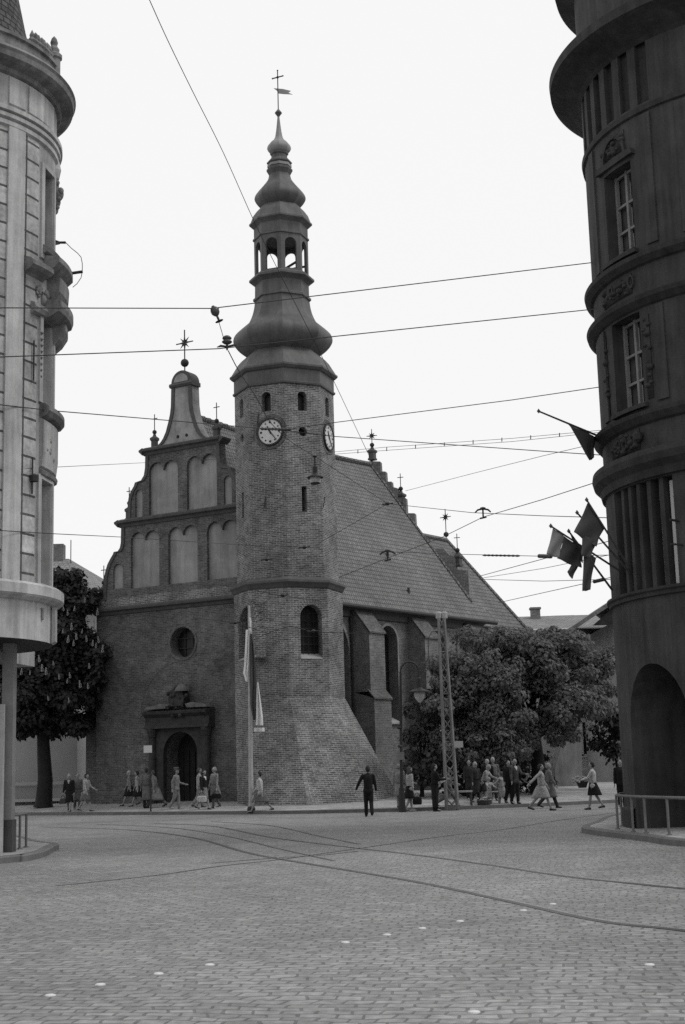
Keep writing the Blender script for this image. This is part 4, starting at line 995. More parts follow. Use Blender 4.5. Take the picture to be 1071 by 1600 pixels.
a = B1_ * dg; p = (CL.x + RLB * math.cos(a), CL.y + RLB * math.sin(a)); wing(p[0], p[1], -math.sin(a), math.cos(a), 16, (math.cos(a), math.sin(a), 0), lb, 17.5, 'rear_wing', M_STUC_L, 4.5); wing(p[0], p[1], -math.sin(a), math.cos(a), 16, (math.cos(a), math.sin(a), 0), lb, 4.5, 'shop_wall', M_DARK, 0.0, 1.25, 3.0)

# ================================================================ GROUND
b = MB(); b.face([(-600, -60, 0), (600, -60, 0), (600, 1500, 0), (-600, 1500, 0)]); tag(b.build('road', M_COBBLE), kind='structure')
# pavement around the church, rising gently
b = MB(); xs = [-60 + i * 1.5 for i in range(81)]; ks = [0.22, 2, 4, 6, 8, 10, 14, 40, 120]
def pz(k): return 0.12 + min(0.042 * k, 0.42)
for x0, x1 in zip(xs, xs[1:]):
    for k0, k1 in zip(ks, ks[1:]):
        b.face([(x0, kerb_y(x0) + k0, pz(k0)), (x1, kerb_y(x1) + k0, pz(k0)), (x1, kerb_y(x1) + k1, pz(k1)), (x0, kerb_y(x0) + k1, pz(k1))])
tag(b.build('pavement', M_SIDE), kind='structure')
b = MB()
for x0, x1 in zip(xs, xs[1:]):
    P = [(x0, kerb_y(x0)), (x1, kerb_y(x1)), (x1, kerb_y(x1) + 0.22), (x0, kerb_y(x0) + 0.22)]
    b.hexa([(x, y, -0.05) for x, y in P] + [(x, y, 0.125) for x, y in P])
tag(b.build('kerb', M_KERB), kind='structure')
def island(pts, name):
    n = len(pts); c = Vector((sum(p[0] for p in pts) / n, sum(p[1] for p in pts) / n))
    # round the outline
    sm = []
    for i in range(n):
        q = [Vector(pts[(i + j - 1) % n]) for j in range(4)]
        for j in range(6):
            t = j / 6
            sm.append(0.5 * ((2 * q[1]) + (-q[0] + q[2]) * t + (2 * q[0] - 5 * q[1] + 4 * q[2] - q[3]) * t * t + (-q[0] + 3 * q[1] - 3 * q[2] + q[3]) * t ** 3))
    inn = []
    m = len(sm)
    for i in range(m):
        t = (sm[(i + 1) % m] - sm[i - 1]).normalized(); nn = Vector((-t.y, t.x))
        if nn.dot(c - sm[i]) < 0: nn = -nn
        inn.append(sm[i] + nn * 0.2)
    b = MB(); k = MB()
    b.face([(p.x, p.y, 0.135) for p in inn])
    for i in range(m):
        j = (i + 1) % m; a, d, e, f_ = sm[i], sm[j], inn[j], inn[i]
        k.face([(a.x, a.y, -0.02), (d.x, d.y, -0.02), (d.x, d.y, 0.11), (a.x, a.y, 0.11)])
        a2, d2 = a.lerp(f_, 0.15), d.lerp(e, 0.15)
        k.face([(a.x, a.y, 0.11), (d.x, d.y, 0.11), (d2.x, d2.y, 0.14), (a2.x, a2.y, 0.14)])
        k.face([(a2.x, a2.y, 0.14), (d2.x, d2.y, 0.14), (e.x, e.y, 0.14), (f_.x, f_.y, 0.14)])
    tag(b.build('pavement', M_SIDE), kind='structure'); tag(k.build('kerb', M_KERB), kind='structure')
gl = [on_ground(*p) for p in ((0, 1350), (40, 1346), (70, 1339), (84, 1331))]
island([(-14, 20), (-8.5, 23.5), (gl[0].x, gl[0].y), (gl[1].x, gl[1].y), (gl[2].x, gl[2].y), (gl[3].x, gl[3].y), (gl[3].x - 0.15, gl[3].y + 1.3), (-7.5, 35), (-11, 42), (-20, 46), (-26, 34)], 'left')
gr = [on_ground(*p) for p in ((1071, 1323), (1010, 1315), (960, 1309), (930, 1305))]
island([(26, 20), (12, 21), (8.2, 24), (gr[0].x, gr[0].y), (gr[1].x, gr[1].y), (gr[2].x, gr[2].y), (gr[3].x, gr[3].y), (gr[3].x - 0.05, gr[3].y + 1.6), (6.3, 37.5), (8.5, 44), (16, 56), (30, 52)], 'right')
# tram rails: dark grooved steel let into the setts
def rail(pts, w, label):
    w *= 0.75; P = [on_ground(*p) for p in pts]; out = []
    for i in range(len(P) - 1):
        q = [P[max(0, i - 1)], P[i], P[i + 1], P[min(len(P) - 1, i + 2)]]
        for j in range(8):
            t = j / 8; out.append(0.5 * ((2 * q[1]) + (-q[0] + q[2]) * t + (2 * q[0] - 5 * q[1] + 4 * q[2] - q[3]) * t * t + (-q[0] + 3 * q[1] - 3 * q[2] + q[3]) * t ** 3))
    out.append(P[-1]); b = MB()
    for i in range(len(out) - 1):
        a, c = out[i], out[i + 1]; t = (c - a); t.z = 0; t.normalize(); n = Vector((-t.y, t.x, 0)) * w / 2
        b.face([(a.x - n.x, a.y - n.y, 0.005), (c.x - n.x, c.y - n.y, 0.005), (c.x + n.x, c.y + n.y, 0.005), (a.x + n.x, a.y + n.y, 0.005)])
    for i in range(len(out) - 1):
        a, c = out[i], out[i + 1]; t = (c - a); t.z = 0; t.normalize(); n = Vector((-t.y, t.x, 0)); m0, m1 = n * (w / 2), n * (w / 2 + 0.05)
        b.face([(a.x + m0.x, a.y + m0.y, 0.006), (c.x + m0.x, c.y + m0.y, 0.006), (c.x + m1.x, c.y + m1.y, 0.006), (a.x + m1.x, a.y + m1.y, 0.006)], mi=1)
    recenter(b, 'tram_rail', [M_RAIL, M_RAIL2], label, 'tram rail', 'tram rails set in the roadway')
rail([(60, 1292), (200, 1297), (300, 1309), (380, 1331), (440, 1343), (530, 1358), (660, 1380), (800, 1410), (940, 1440), (1071, 1455), (1250, 1484), (1600, 1540), (2100, 1610)], 0.13, 'longest tram rail, curving from the pale kerb to the foreground edge')
rail([(240, 1287), (330, 1291), (420, 1308), (520, 1321), (640, 1335), (760, 1351), (880, 1369), (980, 1380), (1071, 1389), (1250, 1402), (1600, 1424), (2200, 1450)], 0.13, 'tram rail parallel to the longest one, running towards the dark corner railing')
rail([(330, 1284), (420, 1290), (500, 1307), (560, 1319)], 0.09, 'short curved tram rail nearest the church kerb')
rail([(150, 1288), (260, 1293), (350, 1306), (430, 1325), (520, 1345)], 0.07, 'faint tram rail running inside the longest one near the paler kerb')
rail([(90, 1384), (160, 1377), (260, 1366), (350, 1353), (440, 1343), (560, 1326), (700, 1306), (780, 1297), (880, 1281), (960, 1270)], 0.08, 'straight tram rail crossing the others towards the far street')
rail([(330, 1349), (440, 1340), (500, 1337), (560, 1330)], 0.07, 'short stub of tram rail beside the rail crossing')
# white crossing studs
ORD = ['first', 'second', 'third', 'fourth', 'fifth', 'sixth', 'seventh', 'eighth', 'ninth', 'tenth']
STUD = ['white road stud, %s along the slanting row counted from the pale building side' % o for o in ORD] + ['lone white road stud out to the side below the longest tram rail', 'lone white road stud nearest to the viewer']
for i, (x, y) in enumerate(((79, 1556), (157, 1539), (248, 1522), (328, 1508), (540, 1473), (605, 1461), (660, 1451), (719, 1440), (818, 1423), (864, 1413), (1015, 1508), (741, 1582))):
    p = on_ground(x, y); b = MB(); b.lathe([(0.044, 0.0), (0.042, 0.008), (0.028, 0.013), (0.0, 0.015)], (p.x, p.y, 0.0), 14)
    recenter(b, 'road_stud', M_STUD, STUD[i], 'road stud', 'white studs across the roadway')

# ================================================================ RAILINGS
def railing(pts, label, zt=0.9, r=0.032, extra=None):
    P = [Vector((x, y, 0.135)) for x, y in pts]
    e = empty('pedestrian_railing', P[0], label, 'railing')
    top = MB(); top.tube([p + Vector((0, 0, zt)) for p in P], r, 8); top.build('handrail', M_RAILING, e)
    for p in P:
        b = MB(); b.tube([p, p + Vector((0, 0, zt))], r * 0.9, 8); b.lathe([(0.06, 0.0), (0.06, 0.02), (0.03, 0.03)], p, 8); b.build('post', M_RAILING, e)
def gp(px, py): p = on_ground(px, py); s = (1.65 - 0.135) / 1.65; return (p.x * s, p.y * s)
railing([gp(-30, 1333), gp(4, 1330), gp(20, 1329), gp(31, 1327), gp(41, 1324)], 'short grey tube railing beside the pale corner building', 0.74)
railing([gp(1400, 1330), gp(1300, 1325), gp(1210, 1318), gp(1130, 1312), gp(1046, 1305), gp(1010, 1302), gp(990, 1300), gp(966, 1296), gp(973, 1291), gp(982, 1289)], 'grey tube railing around the dark rounded corner building', 0.76)

# ================================================================ BACKGROUND BUILDINGS
# left, behind the chestnut
hb_ = empty('town_house', (-19, 84, 0), 'plain grey town house with shallow roof behind the flowering chestnut', 'house')
pA = at(-60, 1000, 82); pB = at(152, 1000, 82)
zt = at(120, 945, 82).z
b = MB(); b.hexa([(pA.x - 8, 82, 0), (pB.x, 82, 0), (pB.x + 3, 96, 0), (pA.x - 8, 96, 0), (pA.x - 8, 82, zt), (pB.x, 82, zt), (pB.x + 3, 96, zt), (pA.x - 8, 96, zt)]); b.build('wall', M_WALL_BG, hb_)
pr = at(108, 873, 89); p0 = at(60, 868, 89)
b = MB(); ez = zt - 0.05
E0, E1, E2, E3 = Vector((pA.x - 8.4, 81.5, ez)), Vector((pB.x + 0.5, 81.5, ez)), Vector((pB.x + 3.6, 96.5, ez)), Vector((pA.x - 8.4, 96.5, ez))
Rg0, Rg1 = Vector((pA.x - 8.4, 89, pr.z)), Vector((pr.x, 89, pr.z))
b.face([E0, E1, Rg1, Rg0]); b.face([E1, E2, Rg1]); b.face([E2, E3, Rg0, Rg1]); b.build('roof', M_ROOF_BG, hb_)
b = MB(); q = at(96, 868, 89); b.box((q.x - 0.4, 89, q.z + 0.1), (1.2, 0.8, 1.2)); ch = b.build('chimney', M_BRICK_N, hb_)
b = MB(); q = at(111, 873, 88); b.tube([(q.x, 88, q.z - 0.3), (q.x, 88, q.z + 1.2)], 0.03, 5); b.build('aerial', M_IRON, hb_)
for i, (px, py) in enumerate(((20, 1160), (110, 1060))):
    q = at(px, py, 82); b = MB(); b.box((q.x, 82.02, q.z), (1.1, 0.1, 1.8)); w = b.build('window', M_GLASS, hb_)
# low garden wall with pale ledges behind the tree
def ledge_wall():
    e = empty('garden_wall', (-16, 71, 0.4), 'low rendered garden wall with two pale ledges behind the dark chestnut trunk', 'wall')
    a = at(-40, 1235, 71); c = at(121, 1235, 71)
    def zof(y): return at(60, y, 71).z
    b = MB(); b.box(((a.x + c.x) / 2, 71.25, zof(1228) / 2), (c.x - a.x, 0.3, zof(1228))); b.build('wall_body', M_WALL_BG, e)
    b = MB(); b.box(((a.x + c.x) / 2, 71.2, zof(1224)), (c.x - a.x + 0.1, 0.55, 0.12)); b.build('coping', M_WALL_BG2, e)
    b = MB(); b.box(((a.x + c.x) / 2, 70.9, zof(1250)), (c.x - a.x + 0.05, 0.5, 0.14)); b.build('step', M_WALL_BG2, e)
ledge_wall()
an = empty('annex', (-13.5, 74, 0), 'small pale rendered annex between the chestnut and the church buttress', 'annex')
a = at(112, 1120, 73); c = at(131, 1120, 73); b = MB(); b.box((a.x - 1.6, 74.5, a.z / 2), ((c.x - a.x) + 3.2, 3, a.z)); b.build('wall', M_WALL_BG, an)
b = MB(); b.box((a.x - 1.6, 74.5, a.z + 0.12), ((c.x - a.x) + 3.5, 3.3, 0.28)); b.build('cornice', M_WALL_BG2, an)
# right, behind the trees
YB = 92
hr = empty('town_house', (14, YB, 0), 'pale rendered house with white framed window behind the young tree', 'house')
def rz(y, x=930): return at(x, y, YB).z
x0 = at(815, 1000, YB).x; x1 = at(1040, 1000, YB).x
def bgf(u, z, d): return (u, YB + d, z)
wo = [Op(at(911, 1150, YB).x, at(958, 1150, YB).x, rz(1178), rz(1128), 'rect', 0.3), Op(at(925, 1000, YB).x, at(945, 1000, YB).x, rz(1045), rz(1003), 'rect', 0.3), Op(at(870, 1000, YB).x, at(890, 1000, YB).x, rz(1045), rz(1003), 'rect', 0.3)]
b = MB(); bks = [MB() for _ in wo]; wall(b, x0, x1, 0, rz(985), wo, bgf, bks); b.build('wall', M_WALL_BG2, hr)
for o, q in zip(wo, bks):
    w = q.build('window', M_GLASS, hr); fr = MB(); cc = (o.u0 + o.u1) / 2
    for u0, u1, z0, z1 in ((o.u0 - 0.14, o.u0, o.z0 - 0.1, o.z1 + 0.1), (o.u1, o.u1 + 0.14, o.z0 - 0.1, o.z1 + 0.1), (o.u0, o.u1, o.z1, o.z1 + 0.1), (o.u0 - 0.3, o.u1 + 0.3, o.z0 - 0.2, o.z0), (cc - 0.05, cc + 0.05, o.z0, o.z1)):
        fr.prism([(u0, z0), (u1, z0), (u1, z1), (u0, z1)], bgf, -0.06, 0.06)
    fr.build('window_frame', M_FRAME_W, w)
b = MB(); moulding(b, bgf, x0 - 0.3, x1, [(0, rz(1003)), (0.1, rz(1000)), (0.5, rz(987)), (0.5, rz(983)), (0, rz(980))]); b.build('eaves', M_WALL_BG, hr)
b = MB(); zr0 = rz(984); zr1 = rz(967)
b.face([(x0 - 0.4, YB - 0.5, zr0), (x1, YB - 0.5, zr0), (x1, YB + 6, zr1 + 0.9), (x0 + 0.6, YB + 6, zr1 + 0.9)]); b.face([(x0 - 0.4, YB - 0.5, zr0), (x0 + 0.6, YB + 6, zr1 + 0.9), (x0 - 0.4, YB + 12, zr0)]); b.build('roof', M_ROOF_BG, hr)
cx_ = at(837, 965, YB + 5); b = MB(); b.box((cx_.x, YB + 5, cx_.z), (0.62, 0.6, 1.3)); b.box((cx_.x, YB + 5, cx_.z + 0.62), (0.74, 0.72, 0.14)); b.build('chimney', M_BRICK_N, hr)
b = MB(); moulding(b, bgf, x0, x1, [(0, rz(1236)), (0.1, rz(1236)), (0.1, rz(1202)), (0, rz(1200))]); b.build('plinth', M_WALL_BG2, hr)
b = MB(); q = at(954, 1213, YB); b.box((q.x, YB - 0.12, q.z), (0.9, 0.1, 0.25)); b.build('cellar_window', M_GLASS, hr)
# farther pale roofs
far = empty('distant_building', (20, 118, 0), 'distant pale zinc roofed building showing above the broad trees', 'building')
q0, q1, qa, qb = at(835, 980, 118), at(935, 980, 118), at(862, 962, 118), at(912, 962, 118)
b = MB(); b.hexa([(q0.x, 118, 0), (q1.x, 118, 0), (q1.x, 130, 0), (q0.x, 130, 0), (q0.x, 118, q0.z), (q1.x, 118, q0.z), (q1.x, 130, q0.z), (q0.x, 130, q0.z)]); b.build('wall', M_WALL_BG2, far)
b = MB(); z1_ = at(890, 961, 118).z
b.hexa([(q0.x - .3, 117.7, q0.z), (q1.x + .3, 117.7, q0.z), (q1.x + .3, 130, q0.z), (q0.x - .3, 130, q0.z), (qa.x, 121, z1_), (qb.x, 121, z1_), (qb.x, 127, z1_), (qa.x, 127, z1_)]); b.build('roof', M_ROOF_BGL, far)
b = MB(); q = at(880, 960, 121); b.box((q.x, 122, z1_ + 0.15), (1.9, 1.5, 0.35)); b.build('roof_vent', M_WALL_BG, far)
sh = empty('gabled_house', (17.5, 80, 0), 'dark gable roofed house rising behind the dark corner building', 'house')
g0, g1 = at(905, 972, 80), at(985, 918, 80); gb = at(1060, 972, 80)
b = MB(); b.hexa([(at(962, 1000, 80).x, 80.3, 0), (gb.x, 80.3, 0), (gb.x, 92, 0), (at(962, 1000, 80).x, 92, 0)] + [(at(962, 1000, 80).x, 80.3, g0.z), (gb.x, 80.3, g0.z), (gb.x, 92, g0.z), (at(962, 1000, 80).x, 92, g0.z)]); b.build('wall', M_WALL_BG, sh)
b = MB(); th = 0.25
for s in ((g0, g1), (g1, gb)):
    P = [Vector((s[0].x, 79.6, s[0].z)), Vector((s[1].x, 79.6, s[1].z)), Vector((s[1].x, 92, s[1].z)), Vector((s[0].x, 92, s[0].z))]; b.hexa([tuple(p - Vector((0, 0, th))) for p in P] + [tuple(p) for p in P])
b.build('roof', M_BRICK_N, sh)
b = MB(); b.face([(g0.x + 0.8, 80.2, g0.z - 0.2), (gb.x, 80.2, g0.z - 0.2), (g1.x, 80.2, g1.z - 0.3)]); b.build('gable', M_STONE_D, sh)
# rough brick wall end between the trees
b = MB(); Yw = 70
def wz(y, x=890): return at(x, y, Yw).z
poly = [(866, 1255), (911, 1255), (909, 1133), (900, 1134), (878, 1165), (868, 1200)]
P = [at(x, y, Yw) for x, y in poly]; b.prism([(p.x, max(0, p.z)) for p in P], lambda u, z, d: (u, Yw + d, z), 0, 2.2)
recenter(b, 'garden_wall', M_PLASTER, 'rough grey wall end with slanting edge between the broad tree and young tree', 'wall')

# ================================================================ TREES
def leaf_cloud(b, clumps, n_per, size, seed, flat=0.5):
    r = random.Random(seed)
    for (cx, cy, cz, cr_, sq) in clumps:
        n = int(n_per * (cr_ / 0.8) ** 2)
        for i in range(n):
            th = r.uniform(0, 2 * PI); u = r.uniform(-1, 1); rr = cr_ * (0.45 + 0.55 * r.random() ** 0.6)
            s_ = math.sqrt(1 - u * u)
            c = Vector((cx + rr * s_ * math.cos(th), cy + rr * s_ * math.sin(th), cz + rr * u * sq))
            out = Vector((s_ * math.cos(th), s_ * math.sin(th), u * 0.7 + 0.5)).normalized()
            n_ = (out + Vector((r.uniform(-.6, .6), r.uniform(-.6, .6), r.uniform(-.6, .6)))).normalized()
            a = n_.cross(Vector((r.uniform(-1, 1), r.uniform(-1, 1), r.uniform(-1, 1)))).normalized(); d = n_.cross(a)
            L = size * r.uniform(0.6, 1.25); wd = L * r.uniform(0.4, 0.6)
            # a folded, pointed leaf blade hanging a little
            tip = c + a * L - Vector((0, 0, L * 0.25)); mid = c + a * L * 0.55
            b.v += [tuple(c), tuple(mid + d * wd - n_ * wd * 0.25), tuple(tip), tuple(mid - d * wd - n_ * wd * 0.25)]
            k = len(b.v); b.f.append((k - 4, k - 3, k - 2, k - 1)); b.uv.append([(0, 0), (1, 0), (1, 1), (0, 1)]); b.mi.append(0)
def crown_clumps(c, rad, n, seed, cr=(0.55, 1.0), keep=None, shell=0.55):
    r = random.Random(seed); out = []
    while len(out) < n:
        v = Vector((r.uniform(-1, 1), r.uniform(-1, 1), r.uniform(-1, 1)))
        if not (shell < v.length < 1): continue
        p = Vector((c[0] + v.x * rad[0], c[1] + v.y * rad[1], c[2] + v.z * rad[2]))
        if keep and not keep(p): continue
        out.append((p.x, p.y, p.z, r.uniform(*cr), r.uniform(0.55, 0.8)))
    return out
def tree(name, base, trunk_top, tr, clumps, m_leaf, label, cat, n_per, size, seed, limbs=9, group=None, bark=M_BARK, lean=0.0):
    base = Vector(base); e = empty(name, base, label, cat, group)
    r = random.Random(seed); b = MB(); tp = Vector(trunk_top)
    path = [base + (tp - base) * t + Vector((math.sin(t * 5) * tr * 0.25, 0, 0)) for t in (0, 0.06, 0.3, 0.65, 1.0)]
    b.tube(path, [tr * 1.45, tr * 1.2, tr * 1.05, tr * 0.9, tr * 0.75], 14)
    for i in range(limbs):
        q = r.choice(clumps); q = Vector(q[:3]); s = base + (tp - base) * r.uniform(0.8, 1.0)
        mid = s.lerp(q, 0.5) + Vector((r.uniform(-.3, .3), r.uniform(-.3, .3), r.uniform(0.1, .5)))
        b.tube([s, mid, q], [tr * 0.5, tr * 0.28, tr * 0.08], 6)
    b.build('trunk', bark, e, smooth=True)
    lv = MB(); leaf_cloud(lv, clumps, n_per, size, seed + 1); lv.build('crown', m_leaf, e)
    return e
# left chestnut with white candles
bt = on_ground(68, 1262); YT = bt.y
ctr = at(86, 1010, YT)
def keepL(p): return True
def blobL(px, py, n, sd_, rad): p = at(px, py, YT); return crown_clumps((p.x, p.y, p.z), rad, n, sd_ + 90, (0.4, 0.75), shell=0.2)
cl = crown_clumps((ctr.x - 0.5, YT, 6.6), (2.7, 2.6, 2.6), 42, 3, (0.6, 1.0))
top = at(112, 925, YT)
cl += crown_clumps((top.x, YT, 9.6), (0.95, 1.2, 1.1), 14, 4, (0.4, 0.7), shell=0.2)
rt = at(152, 1040, YT); cl += crown_clumps((rt.x - 0.3, YT, rt.z), (0.85, 1.2, 1.9), 14, 5, (0.4, 0.7), shell=0.2)
cl += blobL(104, 915, 9, 21, (0.8, 1.0, 0.9)) + blobL(122, 950, 9, 22, (1.0, 1.2, 1.0)) + blobL(135, 935, 5, 23, (0.6, 0.8, 0.5))
cl += blobL(60, 1125, 10, 6, (1.5, 1.6, 0.8)) + blobL(35, 1090, 10, 7, (1.2, 1.5, 1.3)) + blobL(110, 1125, 9, 8, (1.1, 1.4, 0.7))
cl += [(ctr.x - 0.5, YT, 6.4, 2.2, 0.9), (ctr.x, YT, 7.6, 1.6, 0.9)]
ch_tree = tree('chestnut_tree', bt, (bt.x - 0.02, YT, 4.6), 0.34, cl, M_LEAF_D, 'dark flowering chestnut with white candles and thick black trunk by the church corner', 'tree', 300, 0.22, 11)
bl = MB(); r_ = random.Random(8)
for i in range(46):
    t = r_.random() ** 0.8; z = 0.36 * t; rr = 0.085 * (1 - t * 0.85) * r_.uniform(0.5, 1.1); an = r_.uniform(0, 2 * PI); ell(bl, (rr * math.cos(an), rr * math.sin(an), z), (0.02, 0.02, 0.022), 5)
bm0 = bl.build('blossom', M_BLOSSOM, ch_tree, world=False)
spots = [(122, 902), (130, 912), (107, 925), (100, 955), (106, 962), (116, 955), (128, 930), (133, 942), (92, 953), (147, 975), (146, 985), (112, 985), (128, 990), (136, 1003), (145, 1010), (115, 1010), (106, 1005), (155, 1005), (150, 1013), (54, 1024), (62, 1035), (66, 1050), (72, 1055), (93, 1062), (105, 1068), (138, 1077), (110, 1060), (33, 1055), (47, 1055), (152, 962), (120, 1000), (108, 1098), (76, 1095), (126, 1075), (140, 1045), (160, 1020), (84, 1040), (98, 990)]
for i, (px, py) in enumerate(spots):
    c = ctr - Vector((0, 0, 0)); o = bm0 if i == 0 else bm0.copy()
    p = at(px, py, YT); dx, dz = (p.x - ctr.x) / 3.2, (p.z - 6.7) / 4.0
    y = YT - 2.9 * math.sqrt(max(0.02, 1 - dx * dx - dz * dz)) + rnd.uniform(-0.1, 0.3)
    p = at(px, py, y)
    if i: COL.objects.link(o)
    o.parent = ch_tree; o.location = p - ch_tree.location; o.rotation_euler = (rnd.uniform(-.15, .15), rnd.uniform(-.15, .15), 0); s = rnd.uniform(0.55, 1.0); o.scale = (s, s, s)
# right broad trees
Y1 = 61.0
def cz(px, py, Y): return at(px, py, Y)
def blob(px, py, Y, rad, n, seed, cr=(0.5, 0.85), shell=0.35):
    p = at(px, py, Y); return crown_clumps((p.x, p.y, p.z), rad, n, seed, cr, shell=shell)
gb_ = on_ground(858, 1249)
cl = blob(870, 1035, 63, (2.2, 1.9, 1.4), 26, 21) + blob(800, 1040, 62.5, (1.7, 1.8, 1.5), 20, 22) + blob(850, 1090, 61.5, (2.3, 1.7, 1.3), 22, 23) + blob(925, 1050, 64, (1.1, 1.5, 1.5), 12, 24, (0.4, 0.7)) + blob(780, 1110, 61, (1.3, 1.5, 1.2), 12, 25) + blob(875, 1135, 61.5, (0.9, 1.0, 0.7), 7, 26, (0.4, 0.6)) + blob(880, 1000, 63, (1.2, 1.2, 0.6), 8, 27, (0.35, 0.55))
cl += blob(940, 1075, 63.5, (0.9, 1.2, 1.3), 12, 71, (0.35, 0.55)) + blob(800, 1175, 61, (1.5, 1.2, 0.55), 14, 72, (0.35, 0.5)) + blob(830, 1000, 63, (1.6, 1.2, 0.5), 10, 73, (0.3, 0.5)) + blob(905, 1085, 62, (1.3, 1.4, 1.2), 14, 28, (0.4, 0.65)) + blob(820, 1140, 60.8, (1.6, 1.2, 0.8), 14, 29, (0.4, 0.6)) + blob(840, 1030, 61.8, (2.0, 1.5, 1.2), 16, 30)
tree('broad_tree', (gb_.x, 62.5, gz(gb_.x, 62.5)), (gb_.x + 0.05, 62.5, 3.4), 0.3, cl, M_LEAF, 'broad leafy tree with dark leaning trunk beside the church choir', 'tree', 420, 0.155, 31, 14)
gb2 = on_ground(742, 1250)
cl = blob(735, 1050, 61.5, (1.6, 1.6, 1.6), 18, 41) + blob(720, 1110, 61, (1.5, 1.5, 1.3), 14, 42) + blob(765, 1010, 62.5, (1.4, 1.4, 0.9), 10, 43, (0.4, 0.7)) + blob(690, 1080, 61.5, (0.9, 1.2, 1.4), 10, 44, (0.4, 0.65)) + blob(770, 1150, 61, (1.5, 1.3, 0.7), 10, 45, (0.4, 0.6))
cl += blob(745, 1170, 61.2, (1.4, 1.2, 0.8), 14, 46, (0.35, 0.6)) + blob(700, 1150, 61.0, (1.1, 1.2, 1.3), 14, 47, (0.35, 0.6)) + blob(760, 1070, 61.0, (1.5, 1.3, 1.3), 14, 48)
tree('broad_tree', (gb2.x, 62.2, gz(gb2.x, 62.2)), (gb2.x, 62.2, 3.0), 0.24, cl, M_LEAF, 'rounded leafy tree behind the lattice mast in front of the nave', 'tree', 420, 0.15, 47, 12)
gb3 = on_ground(664, 1250)
cl = blob(668, 1110, 61.5, (0.75, 0.9, 1.3), 12, 51, (0.35, 0.6)) + blob(662, 1180, 61.2, (0.8, 0.9, 1.2), 12, 52, (0.35, 0.6)) + blob(690, 1190, 61.2, (0.8, 0.9, 1.0), 9, 53, (0.35, 0.6))
tree('lilac_bush', (gb3.x, 61.8, gz(gb3.x, 61.8)), (gb3.x, 61.8, 2.0), 0.08, cl, M_LEAF_M, 'tall loose bush beside the gooseneck street lamp and nave buttress', 'bush', 260, 0.17, 57, 8)
gb4 = on_ground(961, 1241)
Y4 = 66
cl = blob(950, 1120, Y4, (0.95, 1.1, 0.9), 13, 61, (0.35, 0.6)) + blob(935, 1155, Y4, (0.7, 0.8, 0.6), 8, 62, (0.3, 0.5)) + blob(962, 1160, Y4, (0.6, 0.8, 0.7), 8, 63, (0.3, 0.5))
p4 = at(962, 1150, Y4)
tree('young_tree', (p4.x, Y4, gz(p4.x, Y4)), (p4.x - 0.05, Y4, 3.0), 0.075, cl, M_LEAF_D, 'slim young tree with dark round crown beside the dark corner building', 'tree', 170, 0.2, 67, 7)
# dark foliage put in to deepen the shade under the trees
def shade_hedge():
    a, c = at(700, 1240, 64.0), at(862, 1240, 64.0); b = MB(); r = random.Random(5); cl = []
    x = a.x
    while x < c.x:
        for z in (0.6, 1.3, 1.9): cl.append((x, 64 + r.uniform(-.3, .3), z + r.uniform(-.2, .2), r.uniform(0.4, 0.6), 0.8))
        x += 0.4
    leaf_cloud(b, cl, 120, 0.2, 71); recenter(b, 'shade_hedge', M_LEAF_D, 'dark foliage bank added to deepen the shade under the broad trees', 'shade_hedge')
shade_hedge()

# ================================================================ STREET FURNITURE
# lattice tram mast
def mast():
    p = on_ground(707, 1266); Y = p.y; top = at(690, 966, Y); z0 = p.z
    e = empty('lattice_mast', p, 'tall tapering steel lattice tram mast on the pavement before the trees', 'mast')
    def cs(t):
        c = Vector((p.x + (top.x - p.x) * t, Y, z0 + (top.z - z0) * t)); h = 0.21 * (1 - t) + 0.11 * t
        return [c + Vector((sx * h, sy * h, 0)) for sx, sy in ((-1, -1), (1, -1), (1, 1), (-1, 1))]
    A, B = cs(0), cs(1)
    for i in range(4):
        b = MB(); b.tube([A[i], B[i]], [0.06, 0.05], 4); b.build('upright', M_STEEL, e)
    n = 17
    for side in range(4):
        b = MB(); j = (side + 1) % 4
        pts = []
        for k in range(n + 1):
            q = cs(k / n); pts.append(q[side] if k % 2 == 0 else q[j])
        b.tube(pts, 0.026, 4); b.tube([cs(k / n)[j if k % 2 == 0 else side] for k in range(n + 1)], 0.026, 4); b.build('lattice_bracing', M_STEEL, e)
    for sx in (-0.1, 0.12):
        b = MB(); b.lathe([(0.06, -0.05), (0.12, 0.0), (0.12, 0.2), (0.08, 0.26)], (top.x + sx, Y, top.z), 10); b.build('insulator', M_POLE, e)
    for s in (-1, 1):
        b = MB(); b.tube([(top.x + s * 0.14, Y, top.z - 0.5), (top.x + s * 0.4, Y, top.z - 0.52), (top.x + s * 0.55, Y, top.z - 0.8), (top.x + s * 0.56, Y, top.z - 1.5), (top.x + s * 0.5, Y, top.z - 2.0)], 0.014, 5); b.build('jumper_wire', M_IRON, e)
    for k in (0.33, 0.6, 0.82):
        q = cs(k); b = MB()
        for i in range(4): b.tube([q[i], q[(i + 1) % 4]], 0.025, 4)
        b.build('band', M_STEEL, e)
    q = at(717, 1163, Y - 0.3); b = MB(); b.box((q.x, Y - 0.3, q.z), (0.34, 0.03, 0.24)); b.box((q.x - 0.1, Y - 0.2, q.z), (0.3, 0.04, 0.04)); b.build('plate', M_POLE, e)
    b = MB(); b.box((p.x, Y, z0 + 0.12), (0.52, 0.52, 0.16)); b.build('footing', M_KERB, e)
mast()
